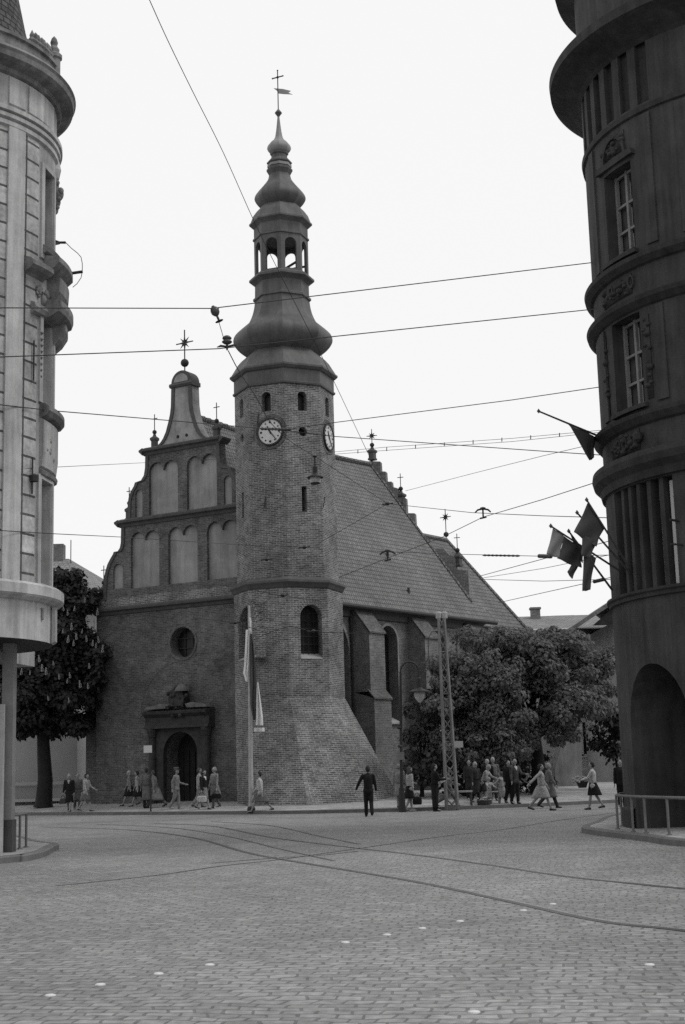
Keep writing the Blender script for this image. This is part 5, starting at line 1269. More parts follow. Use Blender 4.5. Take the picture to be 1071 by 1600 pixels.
def gooseneck():
    p = on_ground(629, 1269); Y = p.y; e = empty('street_lamp', p, 'black gooseneck street lamp with hanging shade beside the church base', 'street lamp')
    t = at(626, 1050, Y); b = MB(); pl = [(p.x, Y, p.z), (t.x, Y, t.z)]
    b.tube([pl[0], (p.x, Y, p.z + 0.9)], [0.14, 0.1], 10); b.tube([(p.x, Y, p.z + 0.9), pl[1]], [0.06, 0.05], 8)
    for h in (2.4, 3.1): b.lathe([(0.06, 0), (0.1, 0.05), (0.06, 0.12)], (p.x, Y, p.z + h), 8)
    b.build('post', M_IRON, e)
    c = at(640, 1040, Y); L = at(655, 1062, Y); b = MB(); r = (L.x - t.x) / 2
    b.tube([(t.x, Y, t.z)] + [(t.x + r - r * math.cos(a), Y, t.z + r * 1.1 * math.sin(a)) for a in [PI * k / 10 for k in range(1, 10)]] + [(L.x, Y, L.z)], 0.035, 8); b.build('arm', M_IRON, e)
    b = MB(); b.lathe([(0.03, 0.1), (0.1, 0.05), (0.11, -0.3), (0.16, -0.36), (0.42, -0.44), (0.43, -0.48), (0.2, -0.46)], (L.x, Y, L.z), 18); b.build('lamp_shade', M_IRON, e)
    b = MB(); b.lathe([(0.2, -0.46), (0.22, -0.55), (0.17, -0.72), (0.05, -0.86), (0.005, -0.88)], (L.x, Y, L.z), 14); b.build('lamp_globe', M_LAMPGLASS, e)
    q = at(629, 1181, Y); b = MB(); b.box((p.x + 0.02, Y - 0.08, q.z), (0.24, 0.03, 0.3)); b.build('plate', M_STEEL, e)
gooseneck()
def flagpole():
    p = on_ground(393, 1271); Y = p.y; t = at(389.5, 946, Y); e = empty('flagpole', p, 'pale wooden flagpole standing on the pavement before the tower', 'flagpole')
    b = MB(); b.tube([p, (p.x, Y, p.z + 0.5), (t.x, Y, t.z)], [0.13, 0.1, 0.05], 10); b.build('pole', M_POLE, e)
    b = MB(); b.lathe([(0.17, 0), (0.16, 0.2), (0.12, 0.28)], p, 10); b.build('foot', M_IRON, e)
    f_ = empty('flag', at(391, 1040, Y - 0.1), 'limp white and dark flag hanging along the pale flagpole', 'flag')
    def cloth(pts, name, m, dy=-0.12):
        rows = []
        for (y, xa, xb) in pts:
            rows.append([at(xa + (xb - xa) * j / 5, y, Y + dy + 0.05 * math.sin(j * 1.9 + y * 0.02)) for j in range(6)])
        b = MB()
        for r0, r1 in zip(rows, rows[1:]):
            for j in range(5): b.face([r0[j], r0[j + 1], r1[j + 1], r1[j]])
        o = b.build(name, m, f_, smooth=False); wd = o.modifiers.new('weld', 'WELD'); wd.merge_threshold = 0.002; md = o.modifiers.new('thick', 'SOLIDIFY'); md.thickness = 0.02
    cloth([(965, 389, 392), (972, 390, 394), (990, 390.5, 394)], 'white_band', M_WHITE)
    cloth([(984, 385, 390), (1010, 384, 389), (1040, 382.5, 388), (1052, 381, 387), (1065, 385, 387)], 'white_band', M_WHITE, -0.16)
    cloth([(990, 392, 394), (1020, 391, 398), (1060, 391, 401), (1100, 392, 400.5), (1125, 396, 400)], 'dark_band', M_RED, -0.1)
    cloth([(1066, 402.5, 403.5), (1090, 401.5, 406.5), (1120, 401, 410.5), (1133, 400, 411)], 'white_band', M_WHITE, -0.14)
    cloth([(1137, 397, 413), (1143, 397, 413.5)], 'white_tip', M_WHITE, -0.1)
flagpole()
def signpost():
    p = on_ground(236, 1271); Y = p.y; e = empty('sign_post', p, 'small blank white plate on a thin post before the portal', 'sign'); t = at(231.5, 1163, Y)
    b = MB(); b.tube([p, (p.x, Y, t.z)], 0.035, 8); b.build('post', M_IRON, e)
    q0, q1 = at(225, 1165, Y), at(238, 1176, Y); b = MB(); b.box(((q0.x + q1.x) / 2, Y - 0.05, (q0.z + q1.z) / 2), (q1.x - q0.x, 0.02, q0.z - q1.z)); b.build('sign_plate', M_SIGN, e)
signpost()
def hanging_lamp():
    Y = 45; t = at(492, 711, Y); e = empty('hanging_lamp', t, 'suspended street lamp with wide dark shade and pale globe before the tower', 'street lamp'); k = Y / 2200 / .97
    b = MB(); b.lathe([(0.02, 0.0), (3 * k, -1 * k), (4 * k, -2 * k), (1.5 * k, -4 * k), (1.2 * k, -14 * k), (2.5 * k, -15 * k), (2.5 * k, -17 * k)], t, 12); b.build('suspension', M_IRON, e)
    b = MB(); b.lathe([(2 * k, -16 * k), (4 * k, -19 * k), (4 * k, -29 * k), (5 * k, -31 * k), (12 * k, -34 * k), (13 * k, -36 * k), (6 * k, -35 * k)], t, 24); b.build('lamp_shade', M_IRON, e)
    b = MB(); b.lathe([(8 * k, -35.5 * k), (8.5 * k, -40 * k), (7.5 * k, -44 * k)], t, 20); b.build('lamp_globe', M_LAMPGLASS, e)
    b = MB(); b.lathe([(7.7 * k, -44 * k), (7.6 * k, -45.5 * k), (0.01, -46 * k)], t, 20); b.build('lamp_ring', M_IRON, e)
hanging_lamp()

# ================================================================ OVERHEAD WIRES
def wire(pts, label, r=0.012, name='overhead_wire', sag=0.0):
    P = [at(*p) for p in pts]; Q = []
    for a, c in zip(P, P[1:]):
        n = 10 if sag else 1
        for i in range(n):
            t = i / n; q = a.lerp(c, t); q.z -= sag * 4 * t * (1 - t); Q.append(q)
    Q.append(P[-1]); b = MB(); b.tube(Q, r * 0.85, 5); return recenter(b, name, M_IRON, label, 'wire', 'overhead tram and lighting wires')
def curve(pts, label, r=0.012):
    P = [at(*p) for p in pts]; Q = []
    for i in range(len(P) - 1):
        q = [P[max(0, i - 1)], P[i], P[i + 1], P[min(len(P) - 1, i + 2)]]
        for j in range(6):
            t = j / 6; Q.append(0.5 * ((2 * q[1]) + (-q[0] + q[2]) * t + (2 * q[0] - 5 * q[1] + 4 * q[2] - q[3]) * t * t + (-q[0] + 3 * q[1] - 3 * q[2] + q[3]) * t ** 3))
    Q.append(P[-1]); b = MB(); b.tube(Q, r * 0.8, 5); return recenter(b, 'overhead_wire', M_IRON, label, 'wire', 'overhead tram and lighting wires')
curve([(225, -20, 30), (234, 0, 31), (262, 62, 33), (300, 140, 36), (350, 240, 40), (398, 347, 44), (440, 432, 48), (485, 520, 51), (525, 602, 54), (578, 714, 58)], 'long steep wire descending from the top edge past the spire to the roof', 0.014)
wire([(-30, 481, 28), (330, 482, 30), (920, 411, 34), (1090, 392, 31)], 'topmost level wire passing in front of the spire below its lantern', 0.015)
wire([(-30, 559, 28), (340, 545, 30), (920, 484, 34), (1060, 470, 31)], 'second level wire crossing in front of the onion dome', 0.015)
wire([(341, 499, 30), (349, 526, 30)], 'very short wire joining two dark insulators above the gable', 0.01)
curve([(357, 548, 30), (375, 582, 32), (400, 620, 36), (423, 660, 40), (455, 690, 42), (492, 713, 45), (545, 747, 50), (606, 787, 57)], 'slanting wire from the insulators across the clock to the roof', 0.015)
wire([(-30, 629, 28), (85, 642, 30), (300, 660, 35), (437, 672, 40), (525, 682, 39), (850, 705, 36), (940, 711, 34)], 'long wire crossing the whole street at the height of the clock', 0.014)
wire([(437, 673, 40), (525, 660, 39), (800, 625, 36), (936, 605, 34)], 'wire rising from the clock towards the dark building window', 0.014)
tw = [((492, 712, 45), (600, 704, 42), (800, 690, 38), (942, 675, 34.3)), ((492, 709, 45), (600, 699, 42), (800, 685, 38), (942, 672, 34.3))]
wire(tw[0], 'lower strand of the paired feeder wire running from the hanging lamp', 0.008); wire(tw[1], 'upper strand of the paired feeder wire running from the hanging lamp', 0.008)
wire([(634, 767, 57), (750, 737, 48), (850, 712, 41), (944, 690, 34.3)], 'faint wire rising from the east gable to the dark building cornice', 0.01)
wire([(606, 787, 57), (738, 801, 46), (850, 806, 40), (950, 809, 34.4)], 'nearly level wire from the roof node towards the lower flags', 0.013)
wire([(530, 902, 58), (606, 872, 55), (690, 840, 50), (755, 808, 44), (850, 780, 39), (952, 747, 34.4)], 'wire rising across the roof through the mushroom shaped insulator', 0.014)
wire([(500, 848, 57), (606, 787, 57)], 'short wire climbing from the tower to the roof node', 0.013)
wire([(-30, 827, 28), (84, 834, 30), (187, 839, 38), (372, 851, 52), (606, 862, 50), (716, 866, 44), (843, 869, 38), (972, 867, 33)], 'low level wire crossing the gable niches and the roof', 0.011)
wire([(40, 732, 29), (84, 730, 31), (225, 723, 45), (372, 716, 61)], 'faint wire from the pale building to the tower shaft', 0.008)
wire([(747, 901, 46), (843, 875, 39), (950, 846, 33.9)], 'thin wire passing behind the dark hanging flag', 0.012)
wire([(748, 905, 46), (850, 908, 40), (962, 905, 34.4)], 'thin level wire just above the distant chimney', 0.01)
wire([(778, 942, 46), (850, 926, 40), (940, 906, 35), (962, 900, 34.4)], 'lowest wire rising from the trees to the dark building', 0.011)
wire([(755, 903, 46), (850, 888, 40), (958, 866, 34.2)], 'faint middle wire between the choir roof and the dark building', 0.009)
wire([(300, 965, 54), (368, 973, 52), (420, 990, 54)], 'short dark wire passing behind the flagpole top', 0.016)
wire([(406, 995, 54), (430, 985, 53), (455, 978, 53), (488, 987, 52), (560, 990, 52)], 'short dark wire sagging across the lower tower window', 0.016)
wire([(398, 922, 54), (442, 932, 53), (500, 938, 52)], 'short dark wire crossing under the tower cornice', 0.016)
# feeder hangers
for i, t in enumerate((0.15, 0.25, 0.35, 0.45, 0.55, 0.65, 0.75, 0.85, 0.95)):
    px = 492 + 450 * t; Y = 45 - 10.7 * t; y = 711 - 37 * t
    b = MB(); b.tube([at(px, y - 3, Y), at(px, y + 3, Y)], 0.014, 5); recenter(b, 'wire_spacer', M_IRON, 'tiny spacer clip on the paired feeder wire', 'wire clip', 'spacer clips on the feeder wire')

def porcelain(px, py, Y, k, tilt, label, kind='bell'):
    c = at(px, py, Y); u = Y / 2200 / 0.97; e = empty('insulator', c, label, 'insulator'); Mx = Matrix.Rotation(R_(tilt), 4, 'Y')
    b = MB()
    if kind == 'bell':
        b.lathe([(0.2 * u, 9 * u), (4 * u, 8.5 * u), (7 * u, 6 * u), (7.6 * u, 4 * u), (6 * u, 2.6 * u), (5 * u, 1.5 * u), (8 * u, -0.5 * u), (8.2 * u, -2 * u), (5 * u, -4.5 * u), (2.2 * u, -5 * u)], c, 16, M=Mx); b.build('porcelain', M_PORC, e, smooth=True)
        b = MB(); b.lathe([(2 * u, -4.5 * u), (1.8 * u, -9 * u), (2.2 * u, -10 * u), (1.2 * u, -15 * u)], c, 8, M=Mx); b.tube([c + Vector((-16 * u, 0, -9.6 * u)), c + Vector((-10 * u, 0, -7.6 * u)), c + Vector((0, 0, -9 * u)), c + Vector((10 * u, 0, -7.0 * u)), c + Vector((15 * u, 0, -6.4 * u))], [0.6 * u, 2 * u, 1.5 * u, 1.8 * u, 0.7 * u], 6); b.build('clamp', M_IRON, e)
    elif kind == 'block':
        b.lathe([(0.2 * u, 11 * u), (2.5 * u, 10 * u), (3 * u, 8 * u), (5.5 * u, 6.5 * u), (7 * u, 2 * u), (6.6 * u, -3 * u), (4 * u, -6.5 * u), (1.6 * u, -8 * u)], c, 12, M=Mx); b.build('porcelain', M_PORC, e, smooth=True)
        b = MB(); b.lathe([(1.7 * u, -7 * u), (1.9 * u, -13 * u), (1.0 * u, -17 * u), (0.1, -17 * u)], c, 8, M=Mx); b.build('clamp', M_IRON, e); b = MB(); b.tube([c + Vector((-6 * u, 0, 6 * u)), c + Vector((6 * u, 0, 5 * u))], 1.5 * u, 6); b.build('cross_pin', M_IRON, e)
    elif kind == 'mushroom':
        b.lathe([(0.2 * u, 8 * u), (4 * u, 7 * u), (5 * u, 5 * u), (3 * u, 3.6 * u), (1.3 * u, 3 * u), (1.3 * u, -9 * u)], c, 12, M=Mx); b.build('porcelain', M_PORC, e, smooth=True)
        b = MB(); b.tube([c + Vector((-12 * u, 0, -0.5 * u)), c + Vector((-8 * u, 0, 3.4 * u)), c + Vector((0, 0, 5 * u)), c + Vector((8 * u, 0, 3.4 * u)), c + Vector((12 * u, 0, -0.5 * u))], [1.2 * u, 1.5 * u, 1.5 * u, 1.5 * u, 1.2 * u], 6); b.build('hanger_arm', M_IRON, e); b = MB(); b.tube([c + Vector((-5 * u, 0, -10 * u)), c + Vector((5 * u, 0, -8 * u))], 1.4 * u, 6); b.build('clamp', M_IRON, e)
porcelain(336.5, 487, 30, 1, -22, 'dark tilted insulator on the topmost wire above the gable', 'block')
porcelain(355, 533, 30, 1, 0, 'dark double bell insulator on the second wire beside the onion dome')
porcelain(755, 800, 44, 1, 0, 'mushroom shaped insulator with drooping arms against the sky', 'mushroom')
porcelain(606, 866, 55, 1, 4, 'small mushroom insulator seen against the nave roof', 'mushroom')
def bar_ins(pts, r, label):
    P = [at(*p) for p in pts]; b = MB(); n = 9; Q = []; rr = []
    for i in range(n * 2 + 1):
        t = i / (2 * n); Q.append(P[0].lerp(P[-1], t)); rr.append(r * (1.0 if i % 2 else 0.6))
    b.tube(Q, rr, 8); recenter(b, 'strain_insulator', M_PORC, label, 'insulator')
bar_ins([(755, 867.5, 42), (812, 868.5, 39.5)], 0.035, 'long ribbed strain insulator on the low wire above the choir')
bar_ins([(842, 868.8, 38), (862, 869.5, 37)], 0.06, 'short thick strain insulator touching the lower flag')
bar_ins([(928, 909, 35.5), (945, 905, 35)], 0.05, 'strain insulator on the lowest wire beside the dark wall')
bar_ins([(408, 670, 40.5), (455, 671, 40)], 0.05, 'strain insulator in front of the white clock face')
for (px, py, Y, l) in ((368, 973, 52, 'small wire clamp beside the flagpole top'), (442, 930, 53, 'small wire clamp under the tower cornice'), (490, 986, 52, 'small wire clamp before the tower window'), (606, 787, 57, 'dark wire node hanging before the roof edge'), (476, 855, 56, 'small wire clamp on the tower shaft'), (417, 874, 56, 'lower wire clamp on the tower shaft near the facade')):
    b = MB(); c = at(px, py, Y); u = Y / 2200; b.lathe([(0.1 * u, 3 * u), (3 * u, 1.6 * u), (4 * u, 0), (2 * u, -2.4 * u), (0.1 * u, -3 * u)], c, 10); b.tube([c + Vector((-9 * u, 0, -0.8 * u)), c + Vector((9 * u, 0, 0.6 * u))], 1.1 * u, 6)
    recenter(b, 'wire_clamp', M_IRON, l, 'wire clamp')
# bracket with looped wire on the left building
e = empty('wall_bracket', at(70, 380, 30.6), 'iron wall bracket with a looped wire on the pale building', 'bracket')
b = MB(); b.tube([at(68, 370, 30.6), at(93, 379, 30.9), at(103, 379, 30.9)], 0.03, 6); b.tube([at(68, 385, 30.6), at(93, 380, 30.9)], 0.03, 6); b.build('upper_arm', M_IRON, e)
b = MB(); b.tube([at(108, 427.5, 30.9), at(129.5, 424.5, 30.9)], 0.035, 6); b.build('lower_arm', M_IRON, e)
b = MB(); b.tube([at(x, y, 30.9) for x, y in ((103, 379), (112, 388), (122, 396), (127, 402), (129, 412), (129, 424), (127, 434), (121, 443), (114, 449))], 0.009, 5); b.build('loop_wire', M_IRON, e)

# ================================================================ FLAGS ON THE DARK BUILDING
def wallflag(pole, cloths, label, grp='flags on the dark corner building'):
    P = [at(*p) for p in pole]; e = empty('wall_flag', P[0], label, 'flag', grp)
    b = MB(); b.tube(P, [0.028] * (len(P) - 1) + [0.02], 7); b.lathe([(0.005, -0.05), (0.045, 0), (0.005, 0.06)], P[-1], 8); b.build('flag_pole', M_POLE_D, e)
    for (c4, m, nm, wav) in cloths:
        a, b2, c, d = [at(*p) for p in c4]; n = 12; g_ = []
        for i in range(n + 1):
            row = []
            for j in range(n + 1):
                s, t = i / n, j / n; q = a.lerp(b2, s).lerp(d.lerp(c, s), t)
                q.y += wav * math.sin(s * 7 + t * 4) * (0.25 + t * 0.75); q.x += 0.35 * wav * math.sin(t * 5 + s * 3) * t; row.append(q)
            g_.append(row)
        b = MB()
        for i in range(n):
            for j in range(n): b.face([g_[i][j], g_[i + 1][j], g_[i + 1][j + 1], g_[i][j + 1]])
        o = b.build(nm, m, e, smooth=True); wd = o.modifiers.new('weld', 'WELD'); wd.merge_threshold = 0.002; md = o.modifiers.new('thick', 'SOLIDIFY'); md.thickness = 0.015
wallflag([(937, 682, 34.0), (842, 642.5, 31.5)], [([(887, 662, 32.7), (936, 681, 34), (930, 680, 33.9), (893, 668, 32.8)], M_GREYCL, 'pale_band', 0.03), ([(890, 664, 32.7), (931, 683, 33.9), (926, 716, 33.8), (922, 720, 33.5)], M_RED, 'dark_band', 0.06)], 'single dark triangular flag on a long pole, highest on the dark wall')
wallflag([(999, 911, 33.0), (917, 781, 30.8)], [([(919, 784, 30.9), (945, 824, 31.6), (929, 855, 31.5), (898, 832, 31.0)], M_RED, 'cloth', 0.08), ([(910, 835, 31.2), (934, 845, 31.5), (921, 872, 31.5), (909, 868, 31.2)], M_RED, 'cloth', 0.05)], 'dark spreading flag on the uppermost pole of the lower cluster')
wallflag([(1000, 912, 33.0), (902, 801, 31.2)], [([(912, 858, 31.4), (931, 872, 31.9), (920, 922, 31.9), (911, 924, 31.5)], M_RED, 'cloth', 0.06)], 'long narrow dark flag hanging straight down in the lower cluster')
wallflag([(992, 907, 33.4), (861, 822, 31.0)], [([(864, 826, 31.1), (882, 838, 31.4), (872, 872, 31.4), (855, 866, 31.1)], M_GREYCL, 'pale_band', 0.05), ([(882, 838, 31.4), (910, 858, 31.9), (906, 888, 31.9), (872, 873, 31.4)], M_RED, 'dark_band', 0.08), ([(893, 882, 31.6), (903, 885, 31.8), (893, 905, 31.7), (887, 894, 31.5)], M_RED, 'cloth_tail', 0.03)], 'two tone flag with pale end, hanging farthest out in the lower cluster')
wallflag([(957, 922, 33.6), (889, 830, 31.7)], [([(891, 834, 31.8), (912, 862, 32.2), (909, 880, 32.2), (904, 870, 31.9)], M_RED, 'cloth', 0.03)], 'furled dark flag on a bare steep pole low in the cluster')

# ================================================================ PEOPLE
TONE = {k: mat('cloth_' + k, v, rough=0.95, var=0.45, scale=9, bump=0.4) for k, v in dict(black=0.012, dark=0.03, charcoal=0.05, mid=0.11, grey=0.18, light=0.28, pale=0.38, white=0.55).items()}
M_HAIR = {k: mat('hair_' + k, v, var=0.3, scale=25) for k, v in dict(dark=0.025, brown=0.06, fair=0.2, grey=0.3).items()}
def remesh(o, v, sm=2):
    md = o.modifiers.new('skin', 'REMESH'); md.mode = 'VOXEL'; md.voxel_size = v; md.use_smooth_shade = True
    if sm: s = o.modifiers.new('soft', 'SMOOTH'); s.iterations = sm; s.factor = 0.5
def person(px, py, h, head, label, top='light', low='dark', kind='woman', stride=0.3, la=None, ra=None, lean=0.0, hair='dark', style='short', hat=None, turn=0.0, group=None, knee=0.35, hs=1.0, shoes='dark', stock='light', hem=0.5, Y=None, collar=None):
    g_ = on_ground(px, py) if Y is None else None
    if Y is not None: q = at(px, py, Y); g_ = Vector((q.x, Y, gz(q.x, Y)))
    s = h / 1.7
    e = empty('person', g_, label, 'person', group, rz=R_(head)); e.scale = (1, 1, 1)
    def S(p): return Vector(p) * s
    hz = 0.92
    la = la or (-stride * 0.7, 0.1, 0.25); ra = ra or (stride * 0.7, 0.1, 0.25)
    cl_, sl_ = math.cos(lean), math.sin(lean)
    def U(p): x, z = p[0], p[2] - hz; return (x * cl_ + z * sl_, p[1], hz - x * sl_ + z * cl_)
    # legs
    legs = []
    for sd, a, k in ((1, stride, 0.08 if stride else 0.0), (-1, -stride, knee if stride else 0.0)):
        hip = Vector((0, 0.085 * sd, 0.9)); kn = hip + Vector((math.sin(a), 0, -math.cos(a))) * 0.43; an = kn + Vector((math.sin(a - k), 0, -math.cos(a - k))) * 0.4
        toe_p = -0.12 if a >= 0 else -0.5 * min(1, abs(stride) * 2)
        toe = an + Vector((0.17, 0, -0.05 + (toe_p + 0.12) * 0.17)); heel = an + Vector((-0.03, 0, -0.035)); legs.append((hip, kn, an, toe, heel))
    mn = min(min(l[3].z, l[4].z, l[2].z - 0.05) for l in legs) - 0.03
    dz = Vector((0, 0, -mn))
    def Z(p): return (Vector(p) + dz) * s
    # arms
    arms = []
    for sd, (a, ab, el) in ((1, la), (-1, ra)):
        sh = Vector(U((0, 0.185 * sd, 1.385)))
        d1 = Vector((math.sin(a) * math.cos(ab), sd * math.sin(ab), -math.cos(a) * math.cos(ab))); elb = sh + d1 * 0.28
        d2 = Vector((math.sin(a + el) * math.cos(ab), sd * math.sin(ab) * 0.8, -math.cos(a + el) * math.cos(ab))).normalized(); wr = elb + d2 * 0.25
        arms.append((sh, elb, wr, d2, sd))
    b = MB()
    def C(p0, p1, r0, r1, **k): capsule(b, Z(p0), Z(p1), r0 * s, r1 * s, **k)
    C((0, -0.06, 0.92), (0, 0.06, 0.92), 0.1, 0.1); C(U((0, 0, 0.95)), U((0, 0, 1.3)), 0.1, 0.115, sy=1.25)
    C(U((0, -0.14, 1.375)), U((0, 0.14, 1.375)), 0.055, 0.055); C(U((0, 0, 1.38)), U((0.02, 0, 1.52)), 0.05, 0.045)
    ct_, sn_ = math.cos(turn), math.sin(turn)
    def T(p): x, y = p[0] - 0.02, p[1]; return U((0.02 + (x * ct_ - y * sn_) * hs, (x * sn_ + y * ct_) * hs, 1.5 + (p[2] - 1.5) * hs))
    def E(c, r): ell(b, Z(T(c)), [q * s * hs for q in r])
    E((0.025, 0, 1.605), (0.093, 0.074, 0.112)); E((0.075, 0, 1.535), (0.038, 0.035, 0.03)); E((0.116, 0, 1.59), (0.018, 0.014, 0.024)); E((0.1, 0, 1.555), (0.014, 0.024, 0.009))
    for y in (-1, 1):
        E((0.02, 0.076 * y, 1.6), (0.022, 0.014, 0.033)); E((0.1, 0.032 * y, 1.625), (0.016, 0.02, 0.009)); E((0.099, 0.032 * y, 1.605), (0.012, 0.014, 0.009))
    for hip, kn, an, toe, heel in legs:
        C(hip, kn, 0.08, 0.052); mid = kn.lerp(an, 0.35); C(kn, mid, 0.05, 0.053); C(mid, an, 0.053, 0.034); C(an, toe, 0.034, 0.03)
    for sh, elb, wr, d, sd in arms:
        C(sh, elb, 0.045, 0.038); C(elb, wr, 0.038, 0.026)
        side = d.cross(Vector((0, 1, 0))); side = Vector((0, 1, 0)) if side.length < 0.1 else side.normalized()
        nrm = d.cross(side).normalized(); fl = -nrm * sd if abs(nrm.y) > 0.5 else nrm
        kb = wr + d * 0.085; C(wr, kb, 0.026, 0.03, sy=0.75)
        for i, (o, ln) in enumerate(((-0.027, 0.062), (-0.009, 0.074), (0.009, 0.07), (0.027, 0.054))):
            r0 = kb + side * o; m1 = r0 + d * ln * 0.55 + fl * 0.008; C(r0, m1, 0.0095, 0.009, n=6); C(m1, m1 + d * ln * 0.45 + fl * 0.02, 0.009, 0.008, n=6)
        t0 = wr + d * 0.03 - side * 0.025; C(t0, t0 + d * 0.045 - side * 0.028, 0.011, 0.009, n=6)
    body = b.build('body', M_SKIN, e, world=False); remesh(body, 0.0125 * s, 1)
    for y in (-1, 1):
        b = MB(); E((0.108, 0.032 * y, 1.607), (0.008, 0.013, 0.007)); b.build('eye', TONE['black'], e, world=False)
    # clothes
    def garment(name, m, v=0.02): o = b.build(name, m, e, world=False); remesh(o, v, 2); return o
    long_ = kind in ('coat', 'dress')
    tm = TONE[top]; lm = TONE[low]
    def torso(r=0.0):
        C(U((0, 0, 0.9)), U((0, 0, 1.3)), 0.125 + r, 0.135 + r, sy=1.25); C(U((0, -0.145, 1.37)), U((0, 0.145, 1.37)), 0.07, 0.07); C(U((0, -0.05, 0.86)), U((0, 0.05, 0.86)), 0.135 + r, 0.135 + r); C(U((-0.01, 0, 1.4)), U((0, 0, 1.44)), 0.075, 0.062)
        for sh, elb, wr, d, sd in arms: C(sh, elb, 0.066, 0.056); C(elb, elb.lerp(wr, 0.9), 0.056, 0.045)
    def skirt(z0, z1, r0, m, name, flare=0.0):
        k = MB(); xs_ = [l[1].x for l in legs] + [l[2].x * 0.75 for l in legs]; cx_ = (max(xs_) + min(xs_)) / 2; hl = (max(xs_) - min(xs_)) / 2 * 0.92 + 0.095 + flare
        n = 20; rows = 7; w0 = Vector(U((0, 0, z0)))
        for i in range(rows + 1):
            t = i / rows; rx = r0 + (hl - r0) * t ** 0.8; ry = r0 * 1.22 + (0.185 + flare - r0 * 1.22) * t
            for q in range(n):
                an = 2 * PI * q / n; f_ = 1 + 0.05 * t * math.cos(7 * an)
                k.v.append(tuple(Z((w0.x + (cx_ - w0.x) * t + rx * f_ * math.cos(an), ry * f_ * math.sin(an), w0.z + (z1 - w0.z) * t))))
        for i in range(rows):
            for q in range(n): k.f.append((i * n + q, i * n + (q + 1) % n, (i + 1) * n + (q + 1) % n, (i + 1) * n + q)); k.uv.append(None); k.mi.append(0)
        for i in (0, rows): k.f.append(tuple(i * n + q for q in range(n))); k.uv.append(None); k.mi.append(0)
        o = k.build(name, m, e, world=False, smooth=True)
    b = MB(); torso(); garment('coat' if kind == 'coat' else ('dress_bodice' if kind == 'dress' else 'jacket'), tm)
    if kind == 'woman': skirt(0.98, hem, 0.125, lm, 'skirt')
    elif kind == 'dress': skirt(0.98, hem, 0.135, tm, 'skirt')
    elif kind == 'coat': skirt(1.0, hem - 0.06, 0.15, tm, 'coat_skirt')
    if kind in ('man', 'coat', 'cassock'):
        b = MB(); C((0, -0.065, 0.9), (0, 0.065, 0.9), 0.118, 0.118)
        for hip, kn, an, toe, heel in legs: C(hip, kn, 0.1, 0.078); C(kn, an + Vector((0, 0, 0.01)), 0.076, 0.066)
        garment('trousers', lm)
    if kind == 'cassock': skirt(1.0, 0.1, 0.15, tm, 'cassock_skirt')
    if collar:
        b = MB(); C(U((0.07, -0.03, 1.4)), U((0.12, 0, 1.28)), 0.045, 0.03); C(U((0.07, 0.03, 1.4)), U((0.12, 0, 1.28)), 0.045, 0.03); garment('collar', TONE[collar])
    for hip, kn, an, toe, heel in legs:
        b = MB(); C(heel, toe - Vector((0.03, 0, 0)), 0.04, 0.036); C(toe - Vector((0.03, 0, 0.0)), toe, 0.036, 0.03); C(heel + Vector((0, 0, -0.02)), heel, 0.035, 0.04); garment('shoe', TONE[shoes], 0.014)
    hm = M_HAIR[hair]
    if style != 'bald':
        b = MB(); E((-0.005, 0, 1.632), (0.1, 0.086, 0.1))
        E((-0.035, 0, 1.59), (0.075, 0.082, 0.08))
        if style == 'long': E((-0.05, 0, 1.5), (0.06, 0.09, 0.12)); E((0.01, 0.07, 1.53), (0.045, 0.03, 0.1)); E((0.01, -0.07, 1.53), (0.045, 0.03, 0.1))
        if style == 'wavy': E((0.0, 0.06, 1.57), (0.06, 0.04, 0.06)); E((0.0, -0.06, 1.57), (0.06, 0.04, 0.06)); E((0.05, 0, 1.7), (0.05, 0.06, 0.03))
        if style == 'scarf': E((-0.03, 0, 1.54), (0.07, 0.08, 0.09)); E((0.03, 0, 1.5), (0.06, 0.065, 0.03))
        o = b.build('headscarf' if style == 'scarf' else 'hair', TONE['light'] if style == 'scarf' else hm, e, world=False); remesh(o, 0.016, 1)
    if hat:
        b = MB(); c = Z(T((0.0, 0, 1.68)))
        if hat == 'hat': b.lathe([(0.16 * s, 0.0), (0.165 * s, 0.012 * s), (0.1 * s, 0.02 * s), (0.092 * s, 0.09 * s), (0.06 * s, 0.11 * s), (0.001, 0.105 * s)], c, 18); nm = 'hat'
        else: b.lathe([(0.095 * s, -0.02 * s), (0.1 * s, 0.03 * s), (0.125 * s, 0.07 * s), (0.11 * s, 0.085 * s), (0.001, 0.09 * s)], c, 16); b.box(c + Vector((0.12 * s * ct_, 0.12 * s * sn_, -0.005)), (0.09 * s, 0.13 * s, 0.012 * s), turn); nm = 'cap'
        b.build(nm, TONE['mid'] if hat == 'cap' else TONE['dark'], e, world=False)
    RT = Matrix.Translation(e.location) @ Matrix.Rotation(R_(head), 4, 'Z')
    hands = {sd: RT @ Z(wr + d * 0.13) for sh, elb, wr, d, sd in arms}
    return e, hands
